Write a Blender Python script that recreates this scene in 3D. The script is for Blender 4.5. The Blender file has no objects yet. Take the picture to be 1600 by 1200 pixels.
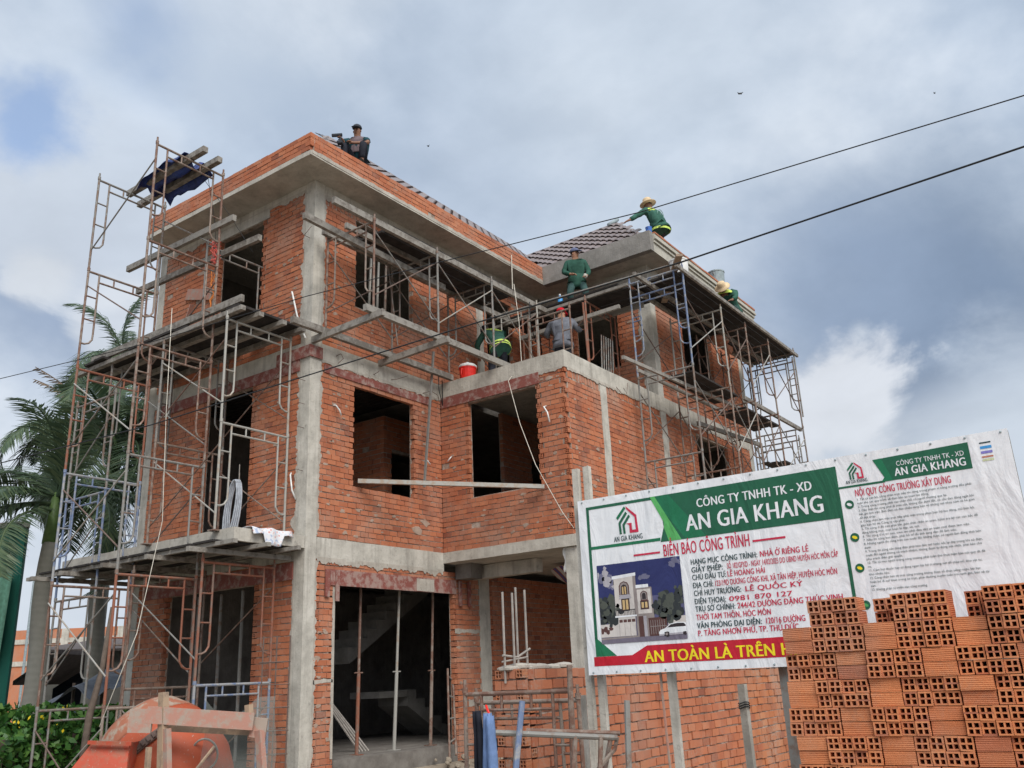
import bpy, math, random
import numpy as np
from mathutils import Vector, Matrix, noise
R_ = random.Random(7)
SC = bpy.context.scene
COL = SC.collection
rad = math.radians

# ------------------------------------------------------------------ camera, sky, sun, exposure
CAM = Vector((-9.283, -10.590, 1.65))
YAW, PIT, ROL, FPX = rad(35.2666), rad(18.249), rad(-2.5895), 1390.0
_F = Vector((math.cos(YAW)*math.cos(PIT), math.sin(YAW)*math.cos(PIT), math.sin(PIT)))
_r0 = Vector((math.sin(YAW), -math.cos(YAW), 0)); _u0 = _r0.cross(_F)
_R = _r0*math.cos(ROL) + _u0*math.sin(ROL); _U = _u0*math.cos(ROL) - _r0*math.sin(ROL)
cam = bpy.data.objects.new('camera', bpy.data.cameras.new('camera'))
COL.objects.link(cam)
m4 = Matrix((_R, _U, -_F)).transposed().to_4x4(); m4.translation = CAM
cam.matrix_world = m4
cam.data.sensor_width = 36; cam.data.lens = 36*FPX/1600
cam.data.clip_start = 0.1; cam.data.clip_end = 2000
SC.camera = cam

TO_SUN = Vector((-0.42, -0.70, 0.85)).normalized()
SC.view_settings.view_transform = 'Standard'; SC.view_settings.look = 'None'
SC.view_settings.exposure = 1.2; SC.view_settings.gamma = 1
SC.view_settings.use_curve_mapping = False
SC.cycles.max_bounces = 6; SC.cycles.diffuse_bounces = 4
SC.cycles.use_denoising = True
sl = bpy.data.lights.new('sun', 'SUN'); sl.energy = 1.5; sl.angle = rad(42); sl.color = (1, 0.96, 0.9)
sun = bpy.data.objects.new('sun', sl); COL.objects.link(sun)
sun.rotation_euler = TO_SUN.to_track_quat('Z', 'Y').to_euler(); sun.location = (-10, -20, 30)

def node(nt, typ, ins=None, **props):
    n = nt.nodes.new(typ)
    for k, v in props.items(): setattr(n, k, v)
    for k, v in (ins or {}).items():
        if isinstance(v, bpy.types.NodeSocket): nt.links.new(v, n.inputs[k])
        else: n.inputs[k].default_value = v
    return n
def ramp(nt, fac, stops, interp='LINEAR'):
    n = nt.nodes.new('ShaderNodeValToRGB'); n.color_ramp.interpolation = interp
    el = n.color_ramp.elements
    while len(el) < len(stops): el.new(0.5)
    for e, (p, c) in zip(el, stops):
        e.position = p; e.color = (*c, 1) if not isinstance(c, (int, float)) else (c, c, c, 1)
    nt.links.new(fac, n.inputs[0]); return n.outputs[0]
def mix(nt, fac, a, b, typ='MIX'):
    n = nt.nodes.new('ShaderNodeMix'); n.data_type = 'RGBA'; n.blend_type = typ
    for i, v in ((0, fac), (6, a), (7, b)):
        if isinstance(v, bpy.types.NodeSocket): nt.links.new(v, n.inputs[i])
        else: n.inputs[i].default_value = (*v, 1) if isinstance(v, tuple) and len(v) == 3 else v
    return n.outputs[2]
def mth(nt, op, a, b=0.0, c=None, clamp=False):
    n = nt.nodes.new('ShaderNodeMath'); n.operation = op; n.use_clamp = clamp
    for i, v in enumerate((a, b) if c is None else (a, b, c)):
        if isinstance(v, bpy.types.NodeSocket): nt.links.new(v, n.inputs[i])
        else: n.inputs[i].default_value = v
    return n.outputs[0]

W = bpy.data.worlds.new('World'); SC.world = W; W.use_nodes = True
nt = W.node_tree; nt.nodes.clear()
def viewdir(px, py):
    d = _F + _R*((px-800)/FPX) - _U*((py-600)/FPX); return d.normalized()
tc = node(nt, 'ShaderNodeTexCoord')
gen = tc.outputs['Generated']
sep = node(nt, 'ShaderNodeSeparateXYZ', {0: gen})
den = mth(nt, 'ADD', mth(nt, 'MAXIMUM', sep.outputs[2], 0.0), 0.55)
pl = node(nt, 'ShaderNodeVectorMath', {0: gen, 3: mth(nt, 'DIVIDE', 1.0, den)}, operation='SCALE').outputs[0]
n1 = node(nt, 'ShaderNodeTexNoise', {'Vector': pl, 'Scale': 2.6, 'Detail': 9.0, 'Roughness': 0.55, 'Distortion': 0.25}).outputs[0]
pl2 = node(nt, 'ShaderNodeVectorMath', {0: pl, 1: (3.1, 1.7, 5.2)}, operation='ADD').outputs[0]
n2 = node(nt, 'ShaderNodeTexNoise', {'Vector': pl2, 'Scale': 5.5, 'Detail': 8.0, 'Roughness': 0.6, 'Distortion': 0.4}).outputs[0]
pl3 = node(nt, 'ShaderNodeVectorMath', {0: pl, 1: (7.3, 4.1, 2.2)}, operation='ADD').outputs[0]
n3 = node(nt, 'ShaderNodeTexNoise', {'Vector': pl3, 'Scale': 1.3, 'Detail': 4.0, 'Roughness': 0.5}).outputs[0]
def blob(px, py, rin, rout, amp=0.10):
    d = viewdir(px, py)
    dt = node(nt, 'ShaderNodeVectorMath', {0: gen, 1: tuple(d)}, operation='DOT_PRODUCT').outputs['Value']
    ang = mth(nt, 'ARCCOSINE', mth(nt, 'MINIMUM', dt, 1.0))
    ang = mth(nt, 'ADD', ang, mth(nt, 'MULTIPLY', mth(nt, 'SUBTRACT', n1, 0.5), amp*2.4))
    ang = mth(nt, 'ADD', ang, mth(nt, 'MULTIPLY', mth(nt, 'SUBTRACT', n2, 0.5), amp*0.9))
    mr = node(nt, 'ShaderNodeMapRange', {0: ang, 1: rout, 2: rin, 3: 0.0, 4: 1.0}, interpolation_type='SMOOTHSTEP')
    return mr.outputs[0]
K = 2**-1.2
def cc(r, g, b):
    f = lambda v: ((v/255+0.055)/1.055)**2.4 if v > 10 else v/255/12.92
    return (f(r)*K, f(g)*K, f(b)*K)
def cloudnoise(v): return node(nt, 'ShaderNodeTexNoise', {'Vector': v, 'Scale': 2.9, 'Detail': 9.0, 'Roughness': 0.54, 'Distortion': 0.15}).outputs[0]
lit = node(nt, 'ShaderNodeVectorMath', {0: pl, 1: (TO_SUN.x*0.05, TO_SUN.y*0.05, TO_SUN.z*0.05)}, operation='ADD').outputs[0]
ca = cloudnoise(pl); relief = mth(nt, 'SUBTRACT', ca, cloudnoise(lit))
nn = mth(nt, 'ADD', mth(nt, 'MULTIPLY', n1, 0.40), mth(nt, 'MULTIPLY', ca, 0.60))
nn = mth(nt, 'ADD', nn, mth(nt, 'MULTIPLY', relief, 0.28))
cl = ramp(nt, nn, [(0.32, cc(168, 187, 212)), (0.44, cc(190, 205, 224)), (0.53, cc(208, 219, 233)), (0.66, cc(228, 235, 243))])
cl = mix(nt, mth(nt, 'MULTIPLY', n3, 0.25), cl, cc(196, 208, 224))
tex = ramp(nt, mth(nt, 'ADD', mth(nt, 'MULTIPLY', relief, 1.3), mth(nt, 'ADD', 0.25, mth(nt, 'MULTIPLY', ca, 0.5))), [(0.36, 0.93), (0.50, 1.0), (0.64, 1.07)])
cl = mix(nt, mth(nt, 'MULTIPLY', blob(1430, 520, 0.05, 0.24), 0.95), cl, cc(116, 136, 163))
cl = mix(nt, mth(nt, 'MULTIPLY', blob(1290, 450, 0.03, 0.20), 0.6), cl, cc(158, 176, 202))
cl = mix(nt, mth(nt, 'MULTIPLY', blob(90, 430, 0.02, 0.17), 0.8), cl, cc(148, 166, 194))
cl = mix(nt, mth(nt, 'MULTIPLY', blob(700, 260, 0.0, 0.20), 0.5), cl, cc(178, 193, 214))
cl = mix(nt, mth(nt, 'MULTIPLY', blob(90, 300, 0.075, 0.105, 0.13), 0.8), cl, cc(212, 221, 233))
cl = mix(nt, mth(nt, 'MULTIPLY', blob(50, 440, 0.004, 0.03, 0.06), 0.7), cl, cc(220, 226, 234))
cl = mix(nt, mth(nt, 'MULTIPLY', blob(190, 530, 0.02, 0.05, 0.08), 0.7), cl, cc(222, 228, 236))
cl = mix(nt, mth(nt, 'MULTIPLY', blob(260, 90, 0.02, 0.22), 0.6), cl, cc(206, 219, 236))
cl = mix(nt, mth(nt, 'MULTIPLY', blob(1000, 60, 0.02, 0.28), 0.6), cl, cc(212, 223, 236))
cl = mix(nt, mth(nt, 'MULTIPLY', blob(1560, 700, 0.05, 0.14, 0.10), 0.8), cl, cc(206, 217, 230))
cl = mix(nt, mth(nt, 'MULTIPLY', blob(1330, 665, 0.075, 0.115, 0.15), 0.92), cl, cc(222, 227, 235))
cl = mix(nt, mth(nt, 'MULTIPLY', blob(1345, 520, 0.002, 0.022, 0.06), 0.6), cl, cc(218, 225, 234))
cl = mix(nt, 0.8, cl, mix(nt, 1.0, cl, tex, 'MULTIPLY'))
hz = node(nt, 'ShaderNodeMapRange', {0: sep.outputs[2], 1: 0.30, 2: 0.02, 3: 0.0, 4: 0.85}, interpolation_type='SMOOTHSTEP').outputs[0]
cl = mix(nt, hz, cl, cc(216, 224, 234))
sky = node(nt, 'ShaderNodeTexSky', sky_type='NISHITA', sun_disc=False, sun_elevation=math.asin(TO_SUN.z),
           sun_rotation=math.atan2(TO_SUN.x, TO_SUN.y), air_density=1.0, dust_density=0.6, ozone_density=1.5)
bg_sky = node(nt, 'ShaderNodeBackground', {0: sky.outputs[0], 1: 0.10})
bg_cl = node(nt, 'ShaderNodeBackground', {0: cl, 1: 1.0})
gap = mth(nt, 'MAXIMUM', mth(nt, 'MULTIPLY', blob(45, 190, 0.0, 0.058, 0.13), 0.7), mth(nt, 'MULTIPLY', blob(215, 20, 0.0, 0.08, 0.09), 0.4))
thin = node(nt, 'ShaderNodeMapRange', {0: n1, 1: 0.34, 2: 0.25, 3: 0.0, 4: 0.45}, interpolation_type='SMOOTHSTEP').outputs[0]
gap = mth(nt, 'MAXIMUM', gap, thin)
ms = node(nt, 'ShaderNodeMixShader', {0: gap, 1: bg_cl.outputs[0], 2: bg_sky.outputs[0]})
wo_ = node(nt, 'ShaderNodeOutputWorld', {0: ms.outputs[0]})

# ------------------------------------------------------------------ materials
MATS = {}
def newmat(name):
    m = bpy.data.materials.new(name); m.use_nodes = True; m.node_tree.nodes.clear(); MATS[name] = m
    return m, m.node_tree
def out(nt, col, rough=0.8, bump=None, bstr=0.3, bdist=0.01, metal=0.0, spec=0.3, **kw):
    ins = {'Base Color': col if isinstance(col, bpy.types.NodeSocket) else (*col, 1), 'Roughness': rough, 'Metallic': metal, 'Specular IOR Level': spec}
    if bump is not None:
        ins['Normal'] = node(nt, 'ShaderNodeBump', {'Strength': bstr, 'Distance': bdist, 'Height': bump}).outputs[0]
    ins.update(kw)
    b = node(nt, 'ShaderNodeBsdfPrincipled', ins)
    node(nt, 'ShaderNodeOutputMaterial', {0: b.outputs[0]}); return b
def pos(nt): return node(nt, 'ShaderNodeNewGeometry').outputs['Position']
def nz(nt, scale, detail=4, rough=0.55, vec=None, dist=0.0):
    return node(nt, 'ShaderNodeTexNoise', {'Vector': vec if vec is not None else pos(nt), 'Scale': scale, 'Detail': detail, 'Roughness': rough, 'Distortion': dist}).outputs[0]
def stretch(nt, v): return node(nt, 'ShaderNodeVectorMath', {0: pos(nt), 1: v}, operation='MULTIPLY').outputs[0]
def rnd(nt):
    g = node(nt, 'ShaderNodeNewGeometry').outputs['Random Per Island']; o = node(nt, 'ShaderNodeObjectInfo').outputs['Random']
    return mth(nt, 'FRACT', mth(nt, 'ADD', g, o))

def brick_mat(name, stops, dust=0.5, dustcol=(0.40, 0.30, 0.24)):
    m, nt = newmat(name); r = rnd(nt)
    c = ramp(nt, r, stops)
    c = mix(nt, mth(nt, 'MULTIPLY', nz(nt, 14, 5), 0.55), c, mix(nt, 0.5, c, (0.52, 0.19, 0.10)))
    d = ramp(nt, nz(nt, 2.2, 6, 0.6), [(0.47, 0.0), (0.66, 1.0)])
    d2 = ramp(nt, nz(nt, 38, 3), [(0.38, 0.0), (0.66, 1.0)])
    c = mix(nt, mth(nt, 'MULTIPLY', mth(nt, 'MULTIPLY', d, d2), dust), c, dustcol)
    s = ramp(nt, nz(nt, 5, 5, 0.6, stretch(nt, (1, 1, 0.25))), [(0.60, 0.0), (0.78, 1.0)])
    c = mix(nt, mth(nt, 'MULTIPLY', s, 0.35), c, (0.16, 0.06, 0.04))
    L = ramp(nt, nz(nt, 0.85, 6, 0.62), [(0.48, 0.0), (0.66, 1.0)])
    c = mix(nt, mth(nt, 'MULTIPLY', L, 0.42), c, (0.40, 0.29, 0.23))
    L2 = ramp(nt, nz(nt, 1.7, 5, 0.6, stretch(nt, (1.2, 1.2, 0.45))), [(0.55, 0.0), (0.70, 1.0)])
    c = mix(nt, mth(nt, 'MULTIPLY', L2, 0.40), c, (0.20, 0.085, 0.06))
    out(nt, c, 0.9, nz(nt, 60, 4), 0.5, 0.006, spec=0.15)
ST = [(0.0, (0.34, 0.112, 0.060)), (0.22, (0.45, 0.160, 0.082)), (0.45, (0.39, 0.130, 0.068)), (0.72, (0.49, 0.188, 0.098)), (0.92, (0.42, 0.146, 0.076)), (1.0, (0.22, 0.078, 0.052))]
brick_mat('brick', ST)
brick_mat('brick_wall', [(0.0, (0.36, 0.125, 0.058)), (0.35, (0.47, 0.18, 0.082)), (0.7, (0.42, 0.150, 0.070)), (0.90, (0.51, 0.22, 0.11)), (1.0, (0.22, 0.082, 0.058))], 0.9)
brick_mat('brick_pile', [(0.0, (0.58, 0.20, 0.085)), (0.3, (0.72, 0.28, 0.120)), (0.6, (0.64, 0.235, 0.100)), (0.85, (0.52, 0.175, 0.085)), (1.0, (0.40, 0.14, 0.085))], 0.35)
m, nt = newmat('mortar'); a = nz(nt, 9, 6)
out(nt, ramp(nt, a, [(0.3, (0.22, 0.165, 0.13)), (0.5, (0.38, 0.30, 0.245)), (0.7, (0.50, 0.43, 0.37))]), 0.95, nz(nt, 45, 4), 0.8, 0.02, spec=0.1)
def concrete(name, c0, c1, c2, streak=0.45, scol=(0.13, 0.115, 0.10)):
    m, nt = newmat(name)
    c = ramp(nt, nz(nt, 3.2, 8, 0.65), [(0.30, c0), (0.5, c1), (0.70, c2)])
    s = ramp(nt, nz(nt, 6, 5, 0.6, stretch(nt, (1.5, 1.5, 0.12))), [(0.52, 0.0), (0.74, 1.0)])
    c = mix(nt, mth(nt, 'MULTIPLY', s, streak), c, scol)
    p = ramp(nt, nz(nt, 30, 3), [(0.60, 0.0), (0.70, 1.0)])
    c = mix(nt, mth(nt, 'MULTIPLY', p, 0.25), c, scol)
    h = mth(nt, 'ADD', mth(nt, 'ADD', nz(nt, 12, 6), mth(nt, 'MULTIPLY', nz(nt, 70, 3), 0.4)), mth(nt, 'MULTIPLY', nz(nt, 26, 3, 0.5, stretch(nt, (1, 1, 0.06))), 0.7))
    pit = ramp(nt, nz(nt, 9, 7, 0.7), [(0.62, 0.0), (0.66, 1.0)])
    c = mix(nt, mth(nt, 'MULTIPLY', pit, 0.35), c, scol)
    out(nt, c, 0.93, h, 0.55, 0.014, spec=0.15)
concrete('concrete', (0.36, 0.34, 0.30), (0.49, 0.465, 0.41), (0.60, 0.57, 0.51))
concrete('concrete_slab', (0.36, 0.335, 0.29), (0.47, 0.44, 0.385), (0.57, 0.54, 0.475), 0.25)
concrete('render_grey_shaded', (0.20, 0.19, 0.175), (0.26, 0.248, 0.23), (0.32, 0.305, 0.285), 0.12)  # grey render; on the fascia and stair it carries painted shade
concrete('render_cream', (0.40, 0.385, 0.335), (0.47, 0.45, 0.39), (0.54, 0.52, 0.46), 0.12, (0.25, 0.22, 0.18))
concrete('concrete_dark_shade', (0.12, 0.11, 0.10), (0.18, 0.165, 0.15), (0.24, 0.225, 0.205), 0.4)  # dark concrete; on the room walls it paints in indoor shade
concrete('mortar_dusty', (0.30, 0.205, 0.155), (0.38, 0.28, 0.22), (0.45, 0.36, 0.295), 0.2)
concrete('smear', (0.32, 0.29, 0.25), (0.42, 0.385, 0.335), (0.52, 0.48, 0.42), 0.3)
def plain(name, col, rough=0.6, var=0.25, scale=12, metal=0.0, spec=0.3, bump=0.2, **kw):
    m, nt = newmat(name)
    c2 = tuple(max(0, v*(1-var)) for v in col); c3 = tuple(min(1, v*(1+var*0.6)) for v in col)
    n = nz(nt, scale, 5)
    out(nt, ramp(nt, n, [(0.3, c2), (0.7, c3)]), rough, n, bump, 0.004, metal, spec, **kw)
def worn(name, col, under, amt=0.5, rough=0.65, metal=0.2):
    m, nt = newmat(name); r = rnd(nt)
    n = mth(nt, 'ADD', nz(nt, 9, 6, 0.65), mth(nt, 'MULTIPLY', mth(nt, 'SUBTRACT', r, 0.5), 0.16))
    f = ramp(nt, n, [(amt-0.07, 1.0), (amt+0.07, 0.0)])
    c = mix(nt, f, col, under)
    sp = ramp(nt, nz(nt, 55, 3), [(0.66, 0.0), (0.73, 1.0)])
    c = mix(nt, mth(nt, 'MULTIPLY', sp, 0.7), c, (0.42, 0.39, 0.35))
    out(nt, c, rough, nz(nt, 40, 4), 0.3, 0.004, metal, 0.3)
worn('steel_rust', (0.185, 0.105, 0.078), (0.27, 0.22, 0.185), 0.49)
worn('steel_orange', (0.27, 0.105, 0.065), (0.22, 0.15, 0.12), 0.46)
worn('steel_grey', (0.24, 0.235, 0.22), (0.20, 0.14, 0.11), 0.46)
worn('steel_blue', (0.15, 0.20, 0.32), (0.33, 0.33, 0.33), 0.49)
worn('steel_pale', (0.36, 0.35, 0.32), (0.34, 0.27, 0.21), 0.40, 0.6)
worn('beam_steel', (0.29, 0.27, 0.24), (0.17, 0.15, 0.13), 0.47, 0.7, 0.1)
worn('board_red', (0.23, 0.075, 0.06), (0.33, 0.22, 0.19), 0.49, 0.75, 0.0)
worn('board_pink', (0.42, 0.22, 0.17), (0.36, 0.29, 0.24), 0.47, 0.8, 0.0)
worn('wood_raw', (0.40, 0.29, 0.20), (0.27, 0.20, 0.15), 0.48, 0.85, 0.0)
worn('mixer_orange', (0.40, 0.082, 0.035), (0.25, 0.12, 0.08), 0.43, 0.5, 0.1)
worn('mixer_red', (0.42, 0.075, 0.04), (0.33, 0.12, 0.075), 0.46, 0.45, 0.1)
worn('cement_coat', (0.33, 0.27, 0.21), (0.32, 0.12, 0.07), 0.50, 0.9, 0.0)
m, nt = newmat('roof_tile'); r = rnd(nt)
c = ramp(nt, r, [(0, (0.185, 0.150, 0.142)), (0.5, (0.225, 0.182, 0.174)), (1, (0.165, 0.132, 0.126))])
out(nt, mix(nt, mth(nt, 'MULTIPLY', nz(nt, 12, 4), 0.5), c, (0.24, 0.20, 0.195)), 0.38, nz(nt, 30, 3), 0.2, 0.004, spec=0.5)
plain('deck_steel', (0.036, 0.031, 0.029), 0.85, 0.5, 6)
plain('roof_under', (0.05, 0.04, 0.036), 0.9)  # near-black, so shade between the tiles is painted into this sheet
plain('rebar', (0.17, 0.12, 0.10), 0.7, metal=0.2); plain('rebar_pale', (0.34, 0.31, 0.28), 0.8)
plain('cable', (0.02, 0.022, 0.025), 0.6); plain('rope', (0.62, 0.58, 0.50), 0.9)
plain('white_plastic', (0.75, 0.75, 0.73), 0.4); plain('red_plastic', (0.72, 0.03, 0.02), 0.35); plain('blue_plastic', (0.05, 0.16, 0.55), 0.4)
plain('paint_white', (0.70, 0.69, 0.66), 0.5, 0.15); plain('label_grey', (0.30, 0.36, 0.38), 0.5)
plain('hose_grey', (0.42, 0.45, 0.50), 0.5); plain('red_cord', (0.55, 0.10, 0.08), 0.7); plain('orange_cord', (0.75, 0.24, 0.05), 0.7)
m, nt = newmat('tarp_blue'); n = nz(nt, 5, 5)
out(nt, ramp(nt, n, [(0.3, (0.012, 0.02, 0.075)), (0.7, (0.03, 0.06, 0.26))]), 0.5, nz(nt, 7, 5), 0.8, 0.05)
m, nt = newmat('tarp_grey'); n = nz(nt, 5, 5)
out(nt, ramp(nt, n, [(0.3, (0.10, 0.115, 0.145)), (0.7, (0.18, 0.20, 0.24))]), 0.6, nz(nt, 4, 5), 0.8, 0.06)
m, nt = newmat('cloth_print'); v = node(nt, 'ShaderNodeTexVoronoi', {'Vector': pos(nt), 'Scale': 16.0})
c = ramp(nt, v.outputs['Distance'], [(0.2, (0.60, 0.30, 0.29)), (0.3, (0.66, 0.65, 0.65)), (0.62, (0.62, 0.63, 0.67)), (0.74, (0.36, 0.42, 0.56))])
out(nt, c, 0.8, nz(nt, 9, 4), 0.6, 0.03)
m, nt = newmat('tarp_stripe'); w = node(nt, 'ShaderNodeTexWave', {'Vector': pos(nt), 'Scale': 2.1, 'Distortion': 0.4}, bands_direction='Y')
out(nt, ramp(nt, w.outputs[0], [(0.40, (0.55, 0.52, 0.50)), (0.5, (0.34, 0.05, 0.05)), (0.75, (0.34, 0.05, 0.05)), (0.85, (0.08, 0.10, 0.25))]), 0.8)
# people
plain('skin', (0.36, 0.19, 0.12), 0.55, 0.1); plain('skin_dark', (0.24, 0.12, 0.075), 0.55, 0.1)
plain('hair', (0.012, 0.01, 0.009), 0.5); plain('eye_dark', (0.015, 0.012, 0.01), 0.3)
for nme, c in dict(shirt_green=(0.045, 0.120, 0.092), shirt_deep=(0.036, 0.098, 0.074), shirt_teal=(0.025, 0.07, 0.085), shirt_grey=(0.17, 0.18, 0.21), trousers_dark=(0.03, 0.032, 0.042),
                   trousers_teal=(0.05, 0.095, 0.09), vest_grey=(0.17, 0.13, 0.14), cap_blue=(0.14, 0.16, 0.26), cap_dark=(0.05, 0.055, 0.065), cap_red=(0.55, 0.015, 0.03), straw=(0.68, 0.52, 0.33),
                   reflect=(0.62, 0.80, 0.18), print_pale=(0.25, 0.40, 0.35), glove=(0.42, 0.40, 0.36), shoe=(0.04, 0.035, 0.03), jeans=(0.15, 0.23, 0.42), cloth_dark=(0.02, 0.022, 0.03)).items():
    plain(nme, c, 0.85, 0.3, 9, bump=0.6, spec=0.1)
# vegetation and surroundings
def leafmat(name, a, b, c, trans=0.25):
    m, nt = newmat(name); r = rnd(nt)
    col = ramp(nt, r, [(0, a), (0.5, b), (1, c)])
    pb = node(nt, 'ShaderNodeBsdfPrincipled', {'Base Color': col, 'Roughness': 0.45, 'Specular IOR Level': 0.35})
    tr = node(nt, 'ShaderNodeBsdfTranslucent', {0: col})
    mx = node(nt, 'ShaderNodeMixShader', {0: trans, 1: pb.outputs[0], 2: tr.outputs[0]})
    node(nt, 'ShaderNodeOutputMaterial', {0: mx.outputs[0]})
leafmat('palm_leaf', (0.055, 0.092, 0.055), (0.080, 0.128, 0.072), (0.13, 0.175, 0.09))
leafmat('palm_dry', (0.20, 0.14, 0.09), (0.28, 0.20, 0.13), (0.17, 0.12, 0.09))
leafmat('palm_young', (0.10, 0.17, 0.06), (0.15, 0.24, 0.08), (0.20, 0.24, 0.10))
leafmat('vine_leaf', (0.022, 0.075, 0.016), (0.05, 0.14, 0.028), (0.10, 0.20, 0.04))
leafmat('shrub_leaf', (0.05, 0.09, 0.03), (0.09, 0.12, 0.05), (0.16, 0.14, 0.08))
leafmat('flower', (0.75, 0.55, 0.02), (0.80, 0.62, 0.03), (0.75, 0.55, 0.02))
m, nt = newmat('palm_trunk'); w = node(nt, 'ShaderNodeTexWave', {'Vector': pos(nt), 'Scale': 2.6, 'Distortion': 5.0, 'Detail': 4.0}, bands_direction='Z')
c = mix(nt, mth(nt, 'MULTIPLY', nz(nt, 6, 5), 0.8), (0.30, 0.29, 0.255), (0.17, 0.165, 0.14))
out(nt, mix(nt, mth(nt, 'MULTIPLY', w.outputs[0], 0.16), c, (0.15, 0.145, 0.125)), 0.9, w.outputs[0], 0.2, 0.008)
plain('crownshaft', (0.11, 0.18, 0.06), 0.45); plain('bark', (0.13, 0.10, 0.08), 0.9)
m, nt = newmat('net_green'); w = node(nt, 'ShaderNodeTexWave', {'Vector': pos(nt), 'Scale': 1.1, 'Distortion': 3.0, 'Detail': 3.0}, bands_direction='X')
out(nt, ramp(nt, w.outputs[0], [(0.2, (0.006, 0.075, 0.055)), (0.8, (0.02, 0.15, 0.11))]), 0.7)
plain('net_pale', (0.16, 0.36, 0.26), 0.7)
concrete('shed_wall', (0.30, 0.295, 0.27), (0.37, 0.36, 0.33), (0.42, 0.41, 0.38), 0.25); plain('shed_roof', (0.16, 0.13, 0.12), 0.8)
m, nt = newmat('ground_soil'); n = nz(nt, 0.8, 8)
out(nt, ramp(nt, n, [(0.3, (0.20, 0.165, 0.125)), (0.7, (0.33, 0.28, 0.22))]), 0.95, nz(nt, 6, 8), 0.8, 0.05)
m, nt = newmat('screen_net')
tb = node(nt, 'ShaderNodeBsdfTransparent'); db = node(nt, 'ShaderNodeBsdfPrincipled', {'Base Color': (0.24, 0.27, 0.25, 1), 'Roughness': 0.5})
mx = node(nt, 'ShaderNodeMixShader', {0: 0.36, 1: tb.outputs[0], 2: db.outputs[0]}); node(nt, 'ShaderNodeOutputMaterial', {0: mx.outputs[0]})
# banner
def vinyl(name, col, var=0.06):
    m, nt = newmat(name)
    h = mth(nt, 'ADD', nz(nt, 1.6, 5, 0.5, stretch(nt, (1, 2.2, 0.9)), 0.8), mth(nt, 'MULTIPLY', nz(nt, 8, 3), 0.10))
    c = mix(nt, mth(nt, 'MULTIPLY', nz(nt, 3, 5), 0.5), col, tuple(v*(1-var*2) for v in col))
    out(nt, c, 0.42, h, 0.42, 0.10, spec=0.35)
for nme, c in dict(vinyl_white=(0.80, 0.82, 0.85), vinyl_green=(0.012, 0.165, 0.075), vinyl_dkgreen=(0.015, 0.115, 0.06), vinyl_lime=(0.10, 0.42, 0.12), vinyl_red=(0.52, 0.012, 0.03),
                   vinyl_ink=(0.02, 0.055, 0.06), vinyl_yellow=(0.90, 0.72, 0.02), vinyl_navy=(0.025, 0.032, 0.13), vinyl_cloud=(0.16, 0.16, 0.25), vinyl_haze=(0.42, 0.40, 0.44), vinyl_dusk=(0.10, 0.10, 0.20), vinyl_tree=(0.028, 0.034, 0.036),
                   vinyl_tree2=(0.075, 0.085, 0.07), vinyl_cream=(0.60, 0.56, 0.53), vinyl_shade=(0.28, 0.24, 0.23), vinyl_dark=(0.03, 0.022, 0.025), vinyl_glow=(0.60, 0.42, 0.20), vinyl_road=(0.17, 0.15, 0.20),
                   vinyl_brown=(0.10, 0.045, 0.04), vinyl_body=(0.62, 0.60, 0.62), vinyl_cyan=(0.05, 0.30, 0.65), vinyl_violet=(0.22, 0.20, 0.55), vinyl_rust=(0.55, 0.22, 0.14), vinyl_pale=(0.60, 0.66, 0.42), vinyl_rose=(0.55, 0.025, 0.07)).items():
    vinyl(nme, c)

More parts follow.
